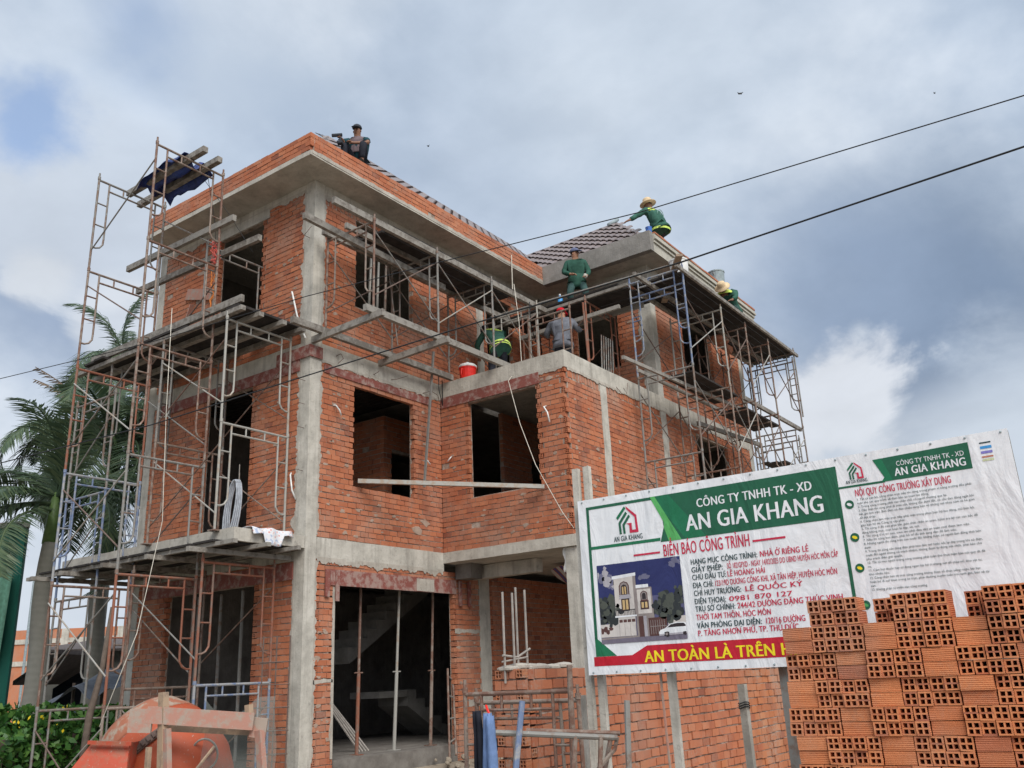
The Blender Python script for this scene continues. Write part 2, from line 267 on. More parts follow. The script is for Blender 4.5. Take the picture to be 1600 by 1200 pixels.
# ------------------------------------------------------------------ mesh helpers
WO = {}                      # world origin of every object made here
def tag(o, label=None, cat=None, group=None, kind=None):
    for k, v in (('label', label), ('category', cat), ('group', group), ('kind', kind)):
        if v: o[k] = v
    return o
def thing(name, loc, label, cat, group=None):
    o = bpy.data.objects.new(name, None); o.empty_display_size = 0.2; COL.objects.link(o)
    o.location = loc; WO[o] = Vector(loc); return tag(o, label, cat, group)
class MB:
    def __init__(s): s.v = []; s.f = []
    def add(s, vs, fs):
        b = len(s.v); s.v += [tuple(p) for p in vs]; s.f += [tuple(i+b for i in f) for f in fs]; return s
    def box(s, lo, hi):
        x0, y0, z0 = lo; x1, y1, z1 = hi
        return s.add([(x0,y0,z0),(x1,y0,z0),(x1,y1,z0),(x0,y1,z0),(x0,y0,z1),(x1,y0,z1),(x1,y1,z1),(x0,y1,z1)],
                     [(0,3,2,1),(4,5,6,7),(0,1,5,4),(1,2,6,5),(2,3,7,6),(3,0,4,7)])
    def bar(s, p, q, w, h, up=(0,0,1)):
        p, q = Vector(p), Vector(q); d = (q-p).normalized(); u = Vector(up)
        if abs(d.dot(u)) > 0.98: u = Vector((1, 0, 0))
        a = d.cross(u).normalized(); b = a.cross(d).normalized()
        vs = [c + a*(i*w/2) + b*(j*h/2) for c in (p, q) for i, j in ((-1,-1),(1,-1),(1,1),(-1,1))]
        return s.add(vs, [(0,1,2,3),(7,6,5,4),(0,4,5,1),(1,5,6,2),(2,6,7,3),(3,7,4,0)])
    def tube(s, pts, r, n=6, cap=True):
        pts = [Vector(p) for p in pts]; rs = r if isinstance(r, (list, tuple)) else [r]*len(pts)
        ref = None; base = len(s.v); vs = []
        for i, p in enumerate(pts):
            d = (pts[min(i+1, len(pts)-1)] - pts[max(i-1, 0)]).normalized()
            if ref is None: ref = Vector((0,0,1)) if abs(d.z) < 0.9 else Vector((1,0,0))
            a = d.cross(ref).normalized(); b = a.cross(d).normalized(); ref = b
            for k in range(n):
                t = 2*math.pi*k/n; vs.append(p + (a*math.cos(t) + b*math.sin(t))*rs[i])
        fs = [(i*n+k, i*n+(k+1) % n, (i+1)*n+(k+1) % n, (i+1)*n+k) for i in range(len(pts)-1) for k in range(n)]
        if cap: fs += [tuple(range(n-1, -1, -1)), tuple((len(pts)-1)*n+k for k in range(n))]
        return s.add(vs, fs)
    def lathe(s, prof, c=(0,0,0), n=16, M=None):
        c = Vector(c); vs = []
        for r, z in prof:
            for k in range(n):
                t = 2*math.pi*k/n; p = Vector((r*math.cos(t), r*math.sin(t), z)); vs.append((M @ p if M else p) + c)
        fs = [(i*n+k, i*n+(k+1) % n, (i+1)*n+(k+1) % n, (i+1)*n+k) for i in range(len(prof)-1) for k in range(n)]
        fs += [tuple(range(n-1, -1, -1)), tuple((len(prof)-1)*n+k for k in range(n))]
        return s.add(vs, fs)
    def ball(s, c, r, sq=(1,1,1), nu=10, nv=7, M=None):
        c = Vector(c); vs = []; fs = []
        for j in range(nv+1):
            ph = math.pi*j/nv
            for i in range(nu):
                t = 2*math.pi*i/nu; p = Vector((math.sin(ph)*math.cos(t)*sq[0], math.sin(ph)*math.sin(t)*sq[1], math.cos(ph)*sq[2]))*r
                vs.append((M @ p if M else p) + c)
        for j in range(nv):
            for i in range(nu): fs.append((j*nu+i, (j+1)*nu+i, (j+1)*nu+(i+1) % nu, j*nu+(i+1) % nu))
        return s.add(vs, fs)
    def prism(s, pts, d):          # polygon (coplanar 3D points) pushed along d
        n = len(pts); d = Vector(d); vs = [Vector(p) for p in pts] + [Vector(p)+d for p in pts]
        return s.add(vs, [tuple(range(n-1, -1, -1)), tuple(range(n, 2*n))] + [(i, (i+1) % n, n+(i+1) % n, n+i) for i in range(n)])
    def grid(s, fn, nu, nv, thick=0.0):
        vs = [Vector(fn(i/nu, j/nv)) for j in range(nv+1) for i in range(nu+1)]; w = nu+1
        fs = [(j*w+i, j*w+i+1, (j+1)*w+i+1, (j+1)*w+i) for j in range(nv) for i in range(nu)]
        return s.add(vs, fs)
    def mesh(s, name):
        me = bpy.data.meshes.new(name); me.from_pydata(s.v, [], s.f); me.update(); return me
    def build(s, name, mat, parent=None, smooth=False, kind=None, label=None):
        me = s.mesh(name)
        if smooth:
            for p in me.polygons: p.use_smooth = True
        return place(name, me, mat, parent, kind=kind, label=label)
def place(name, me, mat, parent=None, M=None, kind=None, label=None, link_obj=False):
    """link a mesh whose coordinates are world ones (M None) or local ones (M = its world matrix)"""
    o = bpy.data.objects.new(name, me); COL.objects.link(o)
    mt = MATS[mat]
    if link_obj:
        if not me.materials: me.materials.append(None)
        o.material_slots[0].link = 'OBJECT'; o.material_slots[0].material = mt
    elif not me.materials: me.materials.append(mt)
    M = M.copy() if M is not None else Matrix.Identity(4)
    WO[o] = M.translation.copy()
    if parent is not None:
        o.parent = parent; M.translation = M.translation - WO[parent]
    o.matrix_basis = M
    if kind: o['kind'] = kind
    if label: o['label'] = label
    return o
def frame_matrix(o, u, n, sc=(1,1,1)):
    """local x -> u, local y -> -n (into the wall), local z -> up"""
    u, n = Vector(u), Vector(n); z = Vector((0, 0, 1))
    M = Matrix((u*sc[0], -n*sc[1], z*sc[2])).transposed().to_4x4(); M.translation = o; return M

# ------------------------------------------------------------------ bricks
BH, BL, PITCH, JNT = 0.080, 0.182, 0.0925, 0.0115
def unit_brick(rng):
    """a plain brick 1 x 1 x 1 with its eight corners a little off square"""
    j = lambda: rng.uniform(-0.035, 0.035)
    v = [(x*0.5+j()*0.3, y*0.5+j()*0.2, z*0.5+j()) for z in (-1, 1) for x, y in ((-1,-1),(1,-1),(1,1),(-1,1))]
    me = bpy.data.meshes.new('brick'); me.from_pydata(v, [], [(0,3,2,1),(4,5,6,7),(0,1,5,4),(1,2,6,5),(2,3,7,6),(3,0,4,7)]); return me
def hollow_brick(L, w, h, grooves=7, depth=0.0042):
    """four-hole brick: length along x, 2x2 square holes through the ends, ribbed long sides"""
    b = MB(); xs = (-L/2, L/2); t = w*0.125; hw = (w-3*t)/2; hh = (h-3*t)/2
    ys = [-w/2, -w/2+t, -w/2+t+hw, -w/2+2*t+hw, -w/2+2*t+2*hw, w/2]
    zs = [-h/2, -h/2+t, -h/2+t+hh, -h/2+2*t+hh, -h/2+2*t+2*hh, h/2]
    for x in xs:
        def q(y0, y1, z0, z1):
            f = [(x,y0,z0),(x,y1,z0),(x,y1,z1),(x,y0,z1)]
            b.add(f if x > 0 else f[::-1], [(0,1,2,3)])
        for k in (0, 2, 4): q(ys[0], ys[5], zs[k], zs[k+1])
        for k in (1, 3):
            for i in (0, 2, 4): q(ys[i], ys[i+1], zs[k], zs[k+1])
    for k in (1, 3):
        for i in (1, 3):
            y0, y1, z0, z1 = ys[i], ys[i+1], zs[k], zs[k+1]
            ring = [(y0,z0),(y1,z0),(y1,z1),(y0,z1)]
            b.add([(x,y,z) for x in xs for y, z in ring], [(j, 4+j, 4+(j+1) % 4, (j+1) % 4) for j in range(4)])
    b.add([(x,y,h/2) for x, y in ((xs[0],-w/2),(xs[1],-w/2),(xs[1],w/2),(xs[0],w/2))], [(0,1,2,3)])
    b.add([(x,y,-h/2) for x, y in ((xs[0],-w/2),(xs[1],-w/2),(xs[1],w/2),(xs[0],w/2))], [(3,2,1,0)])
    for sgn in (-1, 1):
        prof = [(-h/2, 0)]
        for g in range(grooves):
            zc = -h/2 + h*(g+0.5)/grooves; prof += [(zc-0.0024, 0), (zc, -depth), (zc+0.0024, 0)]
        prof.append((h/2, 0)); n = len(prof)
        b.add([(x, sgn*(w/2+d), z) for x in xs for z, d in prof],
              [((i, n+i, n+i+1, i+1) if sgn < 0 else (i, i+1, n+i+1, n+i)) for i in range(n-1)])
    return b.mesh('hollow_brick')
BRICKS = [unit_brick(R_) for _ in range(5)]
HOLLOW_END = hollow_brick(0.09, 0.078, 0.078, 2)
LAID = []          # every laid brick: (wall object, mesh, matrix, size score)
def visible_px(c, n):
    v = Vector(c)-CAM; d = v.length; dz = v.dot(_F)
    if dz < 1: return 0, 0, 0
    return 800+FPX*v.dot(_R)/dz, 600-FPX*v.dot(_U)/dz, max(0.0, -(v/d).dot(n))*(FPX/dz)**2
def cells(s0, s1, z0, z1, ops):
    S = sorted({s0, s1, *[min(max(v, s0), s1) for o in ops for v in o[:2]]}); Z = sorted({z0, z1, *[min(max(v, z0), z1) for o in ops for v in o[2:4]]})
    ins = lambda s, z: any(a < s < b and c < z < d for a, b, c, d in ops)
    return S, Z, {(i, k): not ins((S[i]+S[i+1])/2, (Z[k]+Z[k+1])/2) for i in range(len(S)-1) for k in range(len(Z)-1)}
def solid_panel(b, O, u, n, s0, s1, z0, z1, ops, front, back):
    O, u, n = Vector(O), Vector(u), Vector(n)
    S, Z, on = cells(s0, s1, z0, z1, ops); P = lambda s, z, d: O + u*s + n*d + Vector((0, 0, z))
    for (i, k), v in on.items():
        if not v: continue
        a, c, e, f = S[i], S[i+1], Z[k], Z[k+1]
        b.add([P(a,e,front),P(c,e,front),P(c,f,front),P(a,f,front)], [(0,1,2,3)])
        b.add([P(a,e,back),P(a,f,back),P(c,f,back),P(c,e,back)], [(0,1,2,3)])
        for di, dk, q in ((-1,0,((a,e),(a,f))), (1,0,((c,f),(c,e))), (0,-1,((c,e),(a,e))), (0,1,((a,f),(c,f)))):
            if not on.get((i+di, k+dk), False):
                (p0, p1) = q; b.add([P(*p0,front),P(*p1,front),P(*p1,back),P(*p0,back)], [(0,1,2,3)])
def brick_wall(name, parent, O, u, n, s0, s1, z0, z1, ops=(), thick=0.10, ends=(), hole_edges=(), pitch=PITCH, bh=BH, bl=BL, lay=True, drop=0.004, mat='mortar', proud=0.004, flip=0, soldier=None):
    """mortar body plus every brick of its face laid in running bond; ops = (s0, s1, z0, z1); hole_edges = s values where brick ends show their holes"""
    b = MB(); O, u, n = Vector(O), Vector(u), Vector(n)
    ops_ = [(a-0.004, c+0.004, e, f) for a, c, e, f in ops]; cut = [s0+0.004, s1-0.004]; deep = []
    for h in hole_edges:
        left = any(abs(h-q) < 0.01 for q in [s0]+[o[1] for o in ops]); a, c = (h, h+0.098) if left else (h-0.098, h); zr = next(((o[2], o[3]) for o in ops if abs(h-o[0]) < .01 or abs(h-o[1]) < .01), (z0, z1)); deep.append((max(a, cut[0]), min(c, cut[1]), max(z0, zr[0]), min(z1, zr[1])))
    cut = sorted({*cut, *[v for d in deep for v in d[:2]]})
    for a, c in zip(cut[:-1], cut[1:]):
        if c-a < 1e-4: continue
        dd = [d for d in deep if d[0]-1e-4 <= a and c <= d[1]+1e-4]; zc = sorted({z0, z1, *[v for d in dd for v in d[2:]]})
        for e, f in zip(zc[:-1], zc[1:]):
            if f-e > 1e-4: solid_panel(b, O, u, n, a, c, e, f, ops_, -0.075 if any(d[2]-1e-4 <= e and f <= d[3]+1e-4 for d in dd) else -0.010, -thick)
    w = b.build(name, mat, parent)
    if not lay: return w
    ztop = z1
    if soldier:
        z1 = z1-soldier; s = s0+0.01
        while s < s1-0.08:
            if not any(a-0.04 < s+0.04 < c+0.04 and f > z1 for a, c, e, f in ops):
                hh = soldier*R_.uniform(0.82, 1.0); M = frame_matrix(O+u*(s+0.04)+Vector((0,0,ztop-hh/2))+n*(-0.042+R_.uniform(-0.004, 0.006)), u, n, (0.072, 0.08, hh)) @ Matrix.Rotation(R_.uniform(-0.12, 0.12), 4, 'Y')
                LAID.append((w, R_.choice(BRICKS), M, n))
            s += 0.086+R_.uniform(0, 0.02)
    rows = int(round((z1-z0)/pitch)); p = (z1-z0)/max(rows, 1); ph = R_.uniform(0, 9)
    for r in range(rows):
        zc = z0 + (r+0.5)*p; spans = [(s0, s1)]
        for a, c, e, f in ops:
            if e < zc < f:
                ns = []
                for x, y in spans:
                    if c <= x or a >= y: ns.append((x, y)); continue
                    if a > x: ns.append((x, a))
                    if c < y: ns.append((c, y))
                spans = ns
        for x, y in spans:
            off = ((r+flip) % 2)*(bl+JNT)/2 + R_.uniform(-0.012, 0.012)
            k0 = math.floor((x-s0-off)/(bl+JNT)); pos_ = s0+off+k0*(bl+JNT)
            step = bl+JNT
            while pos_ < y-0.02:
                L = step-JNT+R_.uniform(-0.006, 0.006)
                a, c = max(pos_, x), min(pos_+L, y); pos_ += step
                if c-a < 0.03: continue
                if drop and R_.random() < drop: continue
                zz = zc + 0.006*math.sin(s0+a*1.7+ph+r*0.6) + R_.uniform(-0.0035, 0.0035)
                hh = min(bh, p-JNT*0.8)*R_.uniform(0.92, 1.03)
                hole = (r % 2 == flip % 2) and any(abs(a-h) < 0.002 or abs(c-h) < 0.002 for h in hole_edges)
                if hole:
                    # a brick laid crosswise: its four-hole end shows in the face
                    left = any(abs(a-h) < 0.002 for h in hole_edges); cs = a+0.041 if left else c-0.041
                    ctr = O + u*cs + Vector((0,0,zz)) + n*(-0.043+R_.uniform(0, proud))
                    M = Matrix((n, u, Vector((0,0,1)))).transposed().to_4x4(); M.translation = ctr
                    LAID.append((w, HOLLOW_END, M, n))
                    if left: a += 0.092
                    else: c -= 0.092
                    if c-a < 0.03: continue
                ctr = O + u*((a+c)/2) + Vector((0,0,zz)) + n*(-0.040+R_.uniform(-0.003, proud*1.6))
                M = frame_matrix(ctr, u, n, (c-a, 0.08, hh))
                M = M @ Matrix.Rotation(R_.uniform(-0.012, 0.012), 4, 'Y') @ Matrix.Rotation(R_.uniform(-0.05, 0.05), 4, 'X') @ Matrix.Rotation(R_.uniform(-0.012, 0.012), 4, 'Z')
                LAID.append((w, R_.choice(BRICKS), M, n))
    return w
def finish_bricks(roots, limit, mat, hidden=None):
    """the bricks that show largest become objects, the rest one joined piece per wall"""
    mine = [(i, t) for i, t in enumerate(LAID) if t[0] in roots]
    sc = []
    for i, (w, me, M, n) in mine:
        x, y, k = visible_px(M.translation, n)
        area = k*M.to_scale().x*M.to_scale().z if me is not HOLLOW_END else k*0.006
        if not (8 < x < 1592 and 8 < y < 1192) or (hidden and hidden(x, y, M.translation)): area = 0
        sc.append((area, i))
    sc.sort(reverse=True); pick = {i for a, i in sc[:limit] if a > 0}
    rest = {}
    for i, (w, me, M, n) in mine:
        if i in pick: place('brick', me, mat, w, M)
        else: rest.setdefault(w, []).append((me, M))
    for w, lst in rest.items(): join(lst, 'brick_course', mat, w)
def arr(me):
    v = np.empty(len(me.vertices)*3, np.float32); me.vertices.foreach_get('co', v)
    l = np.empty(len(me.loops), np.int32); me.loops.foreach_get('vertex_index', l)
    t = np.empty(len(me.polygons), np.int32); me.polygons.foreach_get('loop_total', t)
    return v.reshape(-1, 3), l, t
_ARR = {}
def join(lst, name, mat, parent, kind='stuff', smooth=False, label=None):
    V, L, T, nv = [], [], [], 0
    for me, M in lst:
        if me not in _ARR: _ARR[me] = arr(me)
        v, l, t = _ARR[me]; A = np.array(M)
        V.append(v @ A[:3, :3].T + A[:3, 3]); L.append(l+nv); T.append(t); nv += len(v)
    V, L, T = np.concatenate(V), np.concatenate(L), np.concatenate(T)
    me = bpy.data.meshes.new(name); me.vertices.add(len(V)); me.vertices.foreach_set('co', V.astype(np.float32).ravel())
    me.loops.add(len(L)); me.loops.foreach_set('vertex_index', L.astype(np.int32))
    me.polygons.add(len(T)); st = np.concatenate([[0], np.cumsum(T)[:-1]]).astype(np.int32)
    me.polygons.foreach_set('loop_start', st); me.polygons.foreach_set('loop_total', T.astype(np.int32))
    me.polygons.foreach_set('use_smooth', np.full(len(T), smooth, dtype=bool))
    me.update(calc_edges=True); me.validate()
    return place(name, me, mat, parent, kind=kind, label=label)
def rough_box(lo, hi, amp=0.006, step=0.22):
    """a cast concrete member: box faces cut into a grid whose inner points wander a few millimetres"""
    b = MB(); lo, hi = Vector(lo), Vector(hi); sd = R_.uniform(0, 50)
    for ax in range(3):
        a1, a2 = (ax+1) % 3, (ax+2) % 3
        n1 = max(1, min(40, int((hi[a1]-lo[a1])/step))); n2 = max(1, min(40, int((hi[a2]-lo[a2])/step)))
        for side in (0, 1):
            vs, fs = [], []
            for j in range(n2+1):
                for i in range(n1+1):
                    p = Vector((0, 0, 0)); p[ax] = hi[ax] if side else lo[ax]
                    p[a1] = lo[a1]+(hi[a1]-lo[a1])*i/n1; p[a2] = lo[a2]+(hi[a2]-lo[a2])*j/n2
                    nn = noise.noise_vector(p*2.7+Vector((sd, sd, 0)))
                    vs.append(p + nn*amp)
            w = n1+1
            for j in range(n2):
                for i in range(n1):
                    q = (j*w+i, j*w+i+1, (j+1)*w+i+1, (j+1)*w+i); fs.append(q if side else q[::-1])
            b.add(vs, fs)
    return b
def rough_edges(b, O, u, n, s0, s1, z0, z1, amp=0.04, side='both', vertical=True, t=0.007, step=0.03):
    """mortar smeared over the bricks along a member: a thin sheet with a ragged edge"""
    O, u, n = Vector(O), Vector(u), Vector(n); N = max(2, int(((z1-z0) if vertical else (s1-s0))/step)); sd = R_.uniform(0, 90)
    P = lambda s, z, d: O + u*s + Vector((0, 0, z)) + n*d
    rows = []
    for i in range(N+1):
        f = i/N; a = amp*.75*max(0.0, noise.noise((sd+f*N*0.11, 0, 0))*1.4+0.30+noise.noise((sd+f*N*.31, 4, 0))*0.7+R_.uniform(-.25,.25)); c = amp*.75*max(0.0, noise.noise((sd+f*N*0.11, 9, 0))*1.4+0.30+noise.noise((sd+f*N*.31, 7, 0))*0.7+R_.uniform(-.25,.25))
        if side == 'hi': a = 0
        if side == 'lo': c = 0
        rows.append(((s0-a, s1+c), z0+(z1-z0)*f) if vertical else ((z0-a, z1+c), s0+(s1-s0)*f))
    for (q0, f0), (q1, f1) in zip(rows[:-1], rows[1:]):
        if vertical: c = [P(q0[0], f0, t), P(q0[1], f0, t), P(q1[1], f1, t), P(q1[0], f1, t)]; e = [P(q0[0], f0, 0), P(q0[1], f0, 0), P(q1[1], f1, 0), P(q1[0], f1, 0)]
        else: c = [P(f0, q0[1], t), P(f0, q0[0], t), P(f1, q1[0], t), P(f1, q1[1], t)]; e = [P(f0, q0[1], 0), P(f0, q0[0], 0), P(f1, q1[0], 0), P(f1, q1[1], 0)]
        b.add(c+e, [(0,1,2,3), (0,3,7,4), (1,5,6,2)])
def patch(b, O, u, n, s, z, r, t=0.008):
    O, u, n = Vector(O), Vector(u), Vector(n); N = 9; sd = R_.uniform(0, 90); ring = []
    for k in range(N):
        a = 2*math.pi*k/N; q = r*(0.7+0.6*noise.noise((sd, k*0.7, 0))+R_.uniform(-.15, .15)); ring.append((s+q*1.5*math.cos(a), z+q*0.8*math.sin(a)))
    vs = [O+u*x+Vector((0,0,y))+n*t for x, y in ring] + [O+u*(s+(x-s)*1.15)+Vector((0,0,z+(y-z)*1.15)) for x, y in ring]
    b.add(vs, [tuple(range(N))] + [(k, N+k, N+(k+1) % N, (k+1) % N) for k in range(N)])

# ------------------------------------------------------------------ setting
g = MB(); g.add([(-900,-900,-0.2),(900,-900,-0.2),(900,900,-0.2),(-900,900,-0.2)], [(0,1,2,3)])
g.build('ground', 'ground_soil', kind='structure')

# ------------------------------------------------------------------ the house
Z0, Z1, Z2, Z3 = 0.60, 3.86, 7.085, 10.10
house = thing('brick_house', (0, 0, -0.2), 'unfinished three storey house of bare red brick and grey concrete with tiled roof', 'house')
NX, NY = Vector((-1,0,0)), Vector((0,-1,0)); UX, UY = Vector((1,0,0)), Vector((0,-1,0))
XW, YW, X3, XE, YB = 3.28, -2.84, 6.95, 12.0, 4.55      # wing face, wing side, set-back top floor, end, back
O_ = (0, 0, 0)
yo = lambda a, b, c, d: (-b, -a, c, d)                   # an opening given by Y on a wall facing -X
walls = []
def bw(*a, **k):
    w = brick_wall('wall', house, *a, **k); walls.append(w); return w
# left face (X = 0, faces -X), s = -Y
bw((0,0,0), UY, NX, -4.35, -0.23, -0.2, 3.50, [yo(1.15, 3.47, -0.2, 3.22)], hole_edges=(-1.15, -3.47))
bw((0,0,0), UY, NX, -4.35, -0.23, Z1, 6.78, [yo(1.44, 2.73, Z1, 6.60)], hole_edges=(-1.44, -2.73), flip=1)
bw((0,0,0), UY, NX, -4.35, -0.23, Z2, 9.98, [yo(1.38, 2.62, 7.55, 9.78)], hole_edges=(-1.38, -2.62))
# front face (Y = 0, faces -Y), s = X
bw((0,0,0), UX, NY, 0.22, 4.30, -0.2, 3.53, [(0.64, 3.53, Z0, 3.36), (0.64, 3.53, -0.2, Z0+0.01)], hole_edges=(0.22, 0.64, 3.53))
bw((0,0,0), UX, NY, 4.62, 11.8, Z0, 3.53, [(7.6, 8.6, Z0, 2.8)], hole_edges=(4.62,))
bw((0,0,0), UX, NY, 0.22, 3.275, Z1, 6.79, [(1.0, 2.5, 4.77, 6.56)], hole_edges=(1.0, 2.5), flip=1)
bw((0,0,0), UX, NY, 0.22, 4.55, Z2, 9.90, [(1.0, 2.5, 8.02, 9.72)], soldier=.17)
bw((0,0,0), UX, NY, 4.72, 6.90, Z2, 9.90, [(4.85, 5.78, Z2, 9.55)], soldier=.17)
# wing front (X = 3.28)
bw((XW,0,0), UY, NX, 0.005, 2.84, Z1, 6.79, [yo(-2.21, -0.675, 4.78, 6.575)], hole_edges=(2.84, 0.675, 2.21), flip=1)
# wing side (Y = -2.84)
bw((0,YW,0), UX, NY, XW+0.085, 4.48, Z1, 6.79, flip=0, soldier=.18)
bw((0,YW,0), UX, NY, 4.72, 6.95, Z1, 6.79, soldier=.16)
bw((0,YW,0), UX, NY, 7.19, 11.78, Z1, 6.79, [(8.62, 10.38, 4.8, 6.57)])
bw((0,YW,0), UX, NY, 7.19, 11.78, Z2, 9.85, [(8.5, 10.1, 7.95, 9.45)])
bw((0,YW,0), UX, NY, 4.8, 11.78, -0.2, 3.5, [(6.0, 9.0, 1.2, 3.1)])
# set-back wing top floor (X = 6.95, faces -X)
bw((X3,0,0), UY, NX, 0.0, 2.60, Z2, 9.80, [yo(-2.02, -0.95, 7.95, 9.28)], hole_edges=(0.95, 2.02), soldier=.2)
# far and back sides: bodies only
brick_wall('wall', house, (XE,0,0), (0,1,0), (1,0,0), YW+0.1, YB, -0.2, 10.09, lay=False, mat='concrete_dark_shade')  # dark tone paints the unlit rooms into this wall
brick_wall('wall', house, (0,YB,0), (-1,0,0), (0,1,0), -11.8, -0.2, -0.2, 10.09, lay=False, mat='concrete_dark_shade')  # same painted room shade on the back wall
# inside partitions
PXC = 2.97
brick_wall('partition', house, (PXC,1.2,Z1), UX, NY, 0, 2.2, 0, 2.80, [(.22, 1.3, 0, 2.1)])
brick_wall('partition', house, (PXC,0,Z1), UY, NX, -4.2, -1.2, 0, 2.80)
brick_wall('partition', house, (3.4,-0.2,Z1), UX, NY, 1.6, 5.2, 0, 3.0, [(2.6, 3.5, 0, 2.2)])
brick_wall('partition', house, (0.1,4.2,Z0), UX, NY, 0, 8, 0, 3.0, lay=False, mat='concrete_dark_shade')  # bare masonry coloured dark to imitate the shade behind the doors
for o in house.children:
    if o.name.startswith('partition') and o not in walls: walls.append(o)

def member(name, lo, hi, mat='concrete', amp=0.006, step=0.16): return rough_box(lo, hi, amp, step).build(name, mat, house)
e = 0.006
# columns
member('column', (-e, -e, -0.2), (0.22, 0.22, Z3))
member('column', (-e, 4.35, -0.2), (0.2, 4.56, Z3))
member('column', (4.30, -e, -0.2), (4.62, 0.2, 3.53))
member('column', (4.55, -e, Z2), (4.72, 0.2, 9.9))
member('column', (4.48, YW-e, Z1), (4.72, YW+0.2, 6.79))
member('column', (X3-e, YW-e, Z1), (7.19, YW+0.24, Z3))
member('column', (11.78, YW-e, -0.2), (12.01, YW+0.22, Z3))
member('column', (XW+0.05, YW+0.02, -0.2), (XW+0.27, YW+0.24, 3.66))
member('column', (6.9, YW+0.02, -0.2), (7.12, YW+0.24, 3.5)); member('column', (11.79, 4.3, -0.2), (12.01, 4.56, Z3))
# beams at the two floors and under the eaves
member('beam', (0.222, -0.012, 3.53), (XW-0.002, 0.2, Z1)); member('beam', (-0.012, 0.222, 3.50), (0.2, 4.348, 3.668))
member('beam', (0.222, -0.012, 6.79), (XW-0.004, 0.2, Z2)); member('beam', (-0.012, 0.222, 6.78), (0.2, 4.348, Z2))
member('beam', (XW-0.012, YW-0.012, 6.79), (XW+0.2, -0.002, Z2+0.02), 'concrete_slab'); member('beam', (XW+0.202, YW-0.012, 6.79), (11.78, YW+0.2, Z2+0.015))
member('beam', (0.222, -0.008, 9.90), (6.9, 0.2, Z3)); member('beam', (-0.008, 0.222, 9.98), (0.2, 4.348, Z3))
member('beam', (X3-0.008, YW+0.242, 9.80), (X3+0.2, -0.01, Z3)); member('beam', (7.192, YW-0.008, 9.85), (11.778, YW+0.2, Z3))
member('beam', (4.0, -1.55, 3.42), (4.2, -0.01, 3.66)); member('beam', (XW+0.3, -0.4, 3.4), (XW+0.62, -0.03, 3.665), 'concrete_dark_shade')
# slabs
member('floor_slab', (0.22, 0.22, Z0-0.15), (11.9, 4.4, Z0), 'concrete_dark_shade'); member('floor_slab', (0.64, -0.03, -0.2), (3.53, 0.21, Z0-0.004), 'concrete_dark_shade')
member('floor_slab', (0.202, 0.202, 3.68), (11.9, 4.45, Z1-0.01), 'concrete_dark_shade')
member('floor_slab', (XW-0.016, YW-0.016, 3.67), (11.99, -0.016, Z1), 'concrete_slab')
member('floor_slab', (0.202, 0.202, 6.93), (11.9, 4.45, Z2-0.006), 'concrete_dark_shade'); member('floor_slab', (XW+0.202, YW+0.202, 6.93), (11.85, -0.01, Z2-0.004), 'concrete_slab')
member('balcony_slab', (-1.33, -0.02, 3.67), (-0.02, 4.58, Z1), 'concrete_slab', 0.012, 0.14)
OV = 0.62
member('roof_slab', (-OV, -0.56, Z3), (6.30, 4.12, Z3+0.085), 'concrete_slab'); member('roof_slab', (0.0, 4.122, Z3), (6.30, 4.56, Z3+0.085), 'concrete_slab'); member('roof_slab', (6.302, -3.30, Z3), (12.12, YB+0.1, Z3+0.085), 'concrete_slab')
# brick upstand round the main roof, rendered fascia round the wing roof
bw((-OV,0,0), UY, NX, -4.12, 0.555, Z3+0.087, 10.53, hole_edges=(0.555,), proud=0.003)
bw((0,-0.56,0), UX, NY, -OV+0.085, 6.298, Z3+0.087, 10.53, proud=0.003)
member('fascia', (6.296, -3.306, Z3-0.02), (6.45, -0.565, 10.53), 'render_grey_shaded', 0.003)  # side turned from the sun: its shade is in the darker colour
fb = MB(); fb.box((6.452, -3.302, Z3-0.01), (12.10, -3.18, 10.30)); fb.build('fascia', 'render_cream', house)
fb = MB(); fb.box((6.452, -3.335, 10.30), (12.12, -3.18, 10.345)); fb.box((6.452, -3.315, 10.345), (12.11, -3.18, 10.375)); fb.box((6.452, -3.37, 10.375), (12.14, -3.18, 10.43)); fb.box((6.452, -3.345, 10.43), (12.13, -3.18, 10.50))
fb.build('cornice', 'render_cream', house)
fb = MB()
for i in range(22): fb.box((6.452+i*0.258, -3.36, 10.502), (6.70+i*0.258, -3.12, 10.535+R_.uniform(0, .012)))
fb.build('coping_brick', 'brick', house)
# lintel shuttering of red board, left where it was cast
lb = MB(); lb.box((0.52, -0.025, 3.14), (3.60, 0.0, 3.385)); lb.build('lintel_board', 'board_red', house)
for x, z0, w in ((0.40, 2.96, 0.09), (0.62, 2.90, 0.07), (3.66, 2.93, 0.08), (3.92, 2.93, 0.08)):
    lb = MB(); lb.box((x, -0.05, z0), (x+w, -0.027, 3.38)); lb.build('lintel_cleat', 'board_red', house)
lb = MB(); lb.box((2.52, -0.031, 3.15), (2.98, -0.026, 3.36)); lb.build('board_patch', 'smear', house)
lb = MB(); lb.box((0.3, -0.022, 6.60), (3.0, 0.0, 6.74)); lb.build('lintel_board', 'board_red', house)
lb = MB(); lb.box((XW-0.022, -2.3, 6.60), (XW, -0.02, 6.81)); lb.build('lintel_board', 'board_red', house)
lb = MB(); lb.box((-0.03, 0.24, 3.22), (-0.005, 4.2, 3.47)); lb.build('lintel_board', 'board_red', house)
lb = MB(); lb.box((-0.05, -0.04, 6.80), (0.23, -0.014, 7.0)); lb.box((-0.045, -0.012, 6.80), (-0.014, 0.8, 7.0)); lb.build('lintel_board', 'board_red', house)
lb = MB(); lb.box((-0.028, 0.24, 6.60), (-0.004, 4.2, 6.80)); lb.build('lintel_board', 'board_red', house)
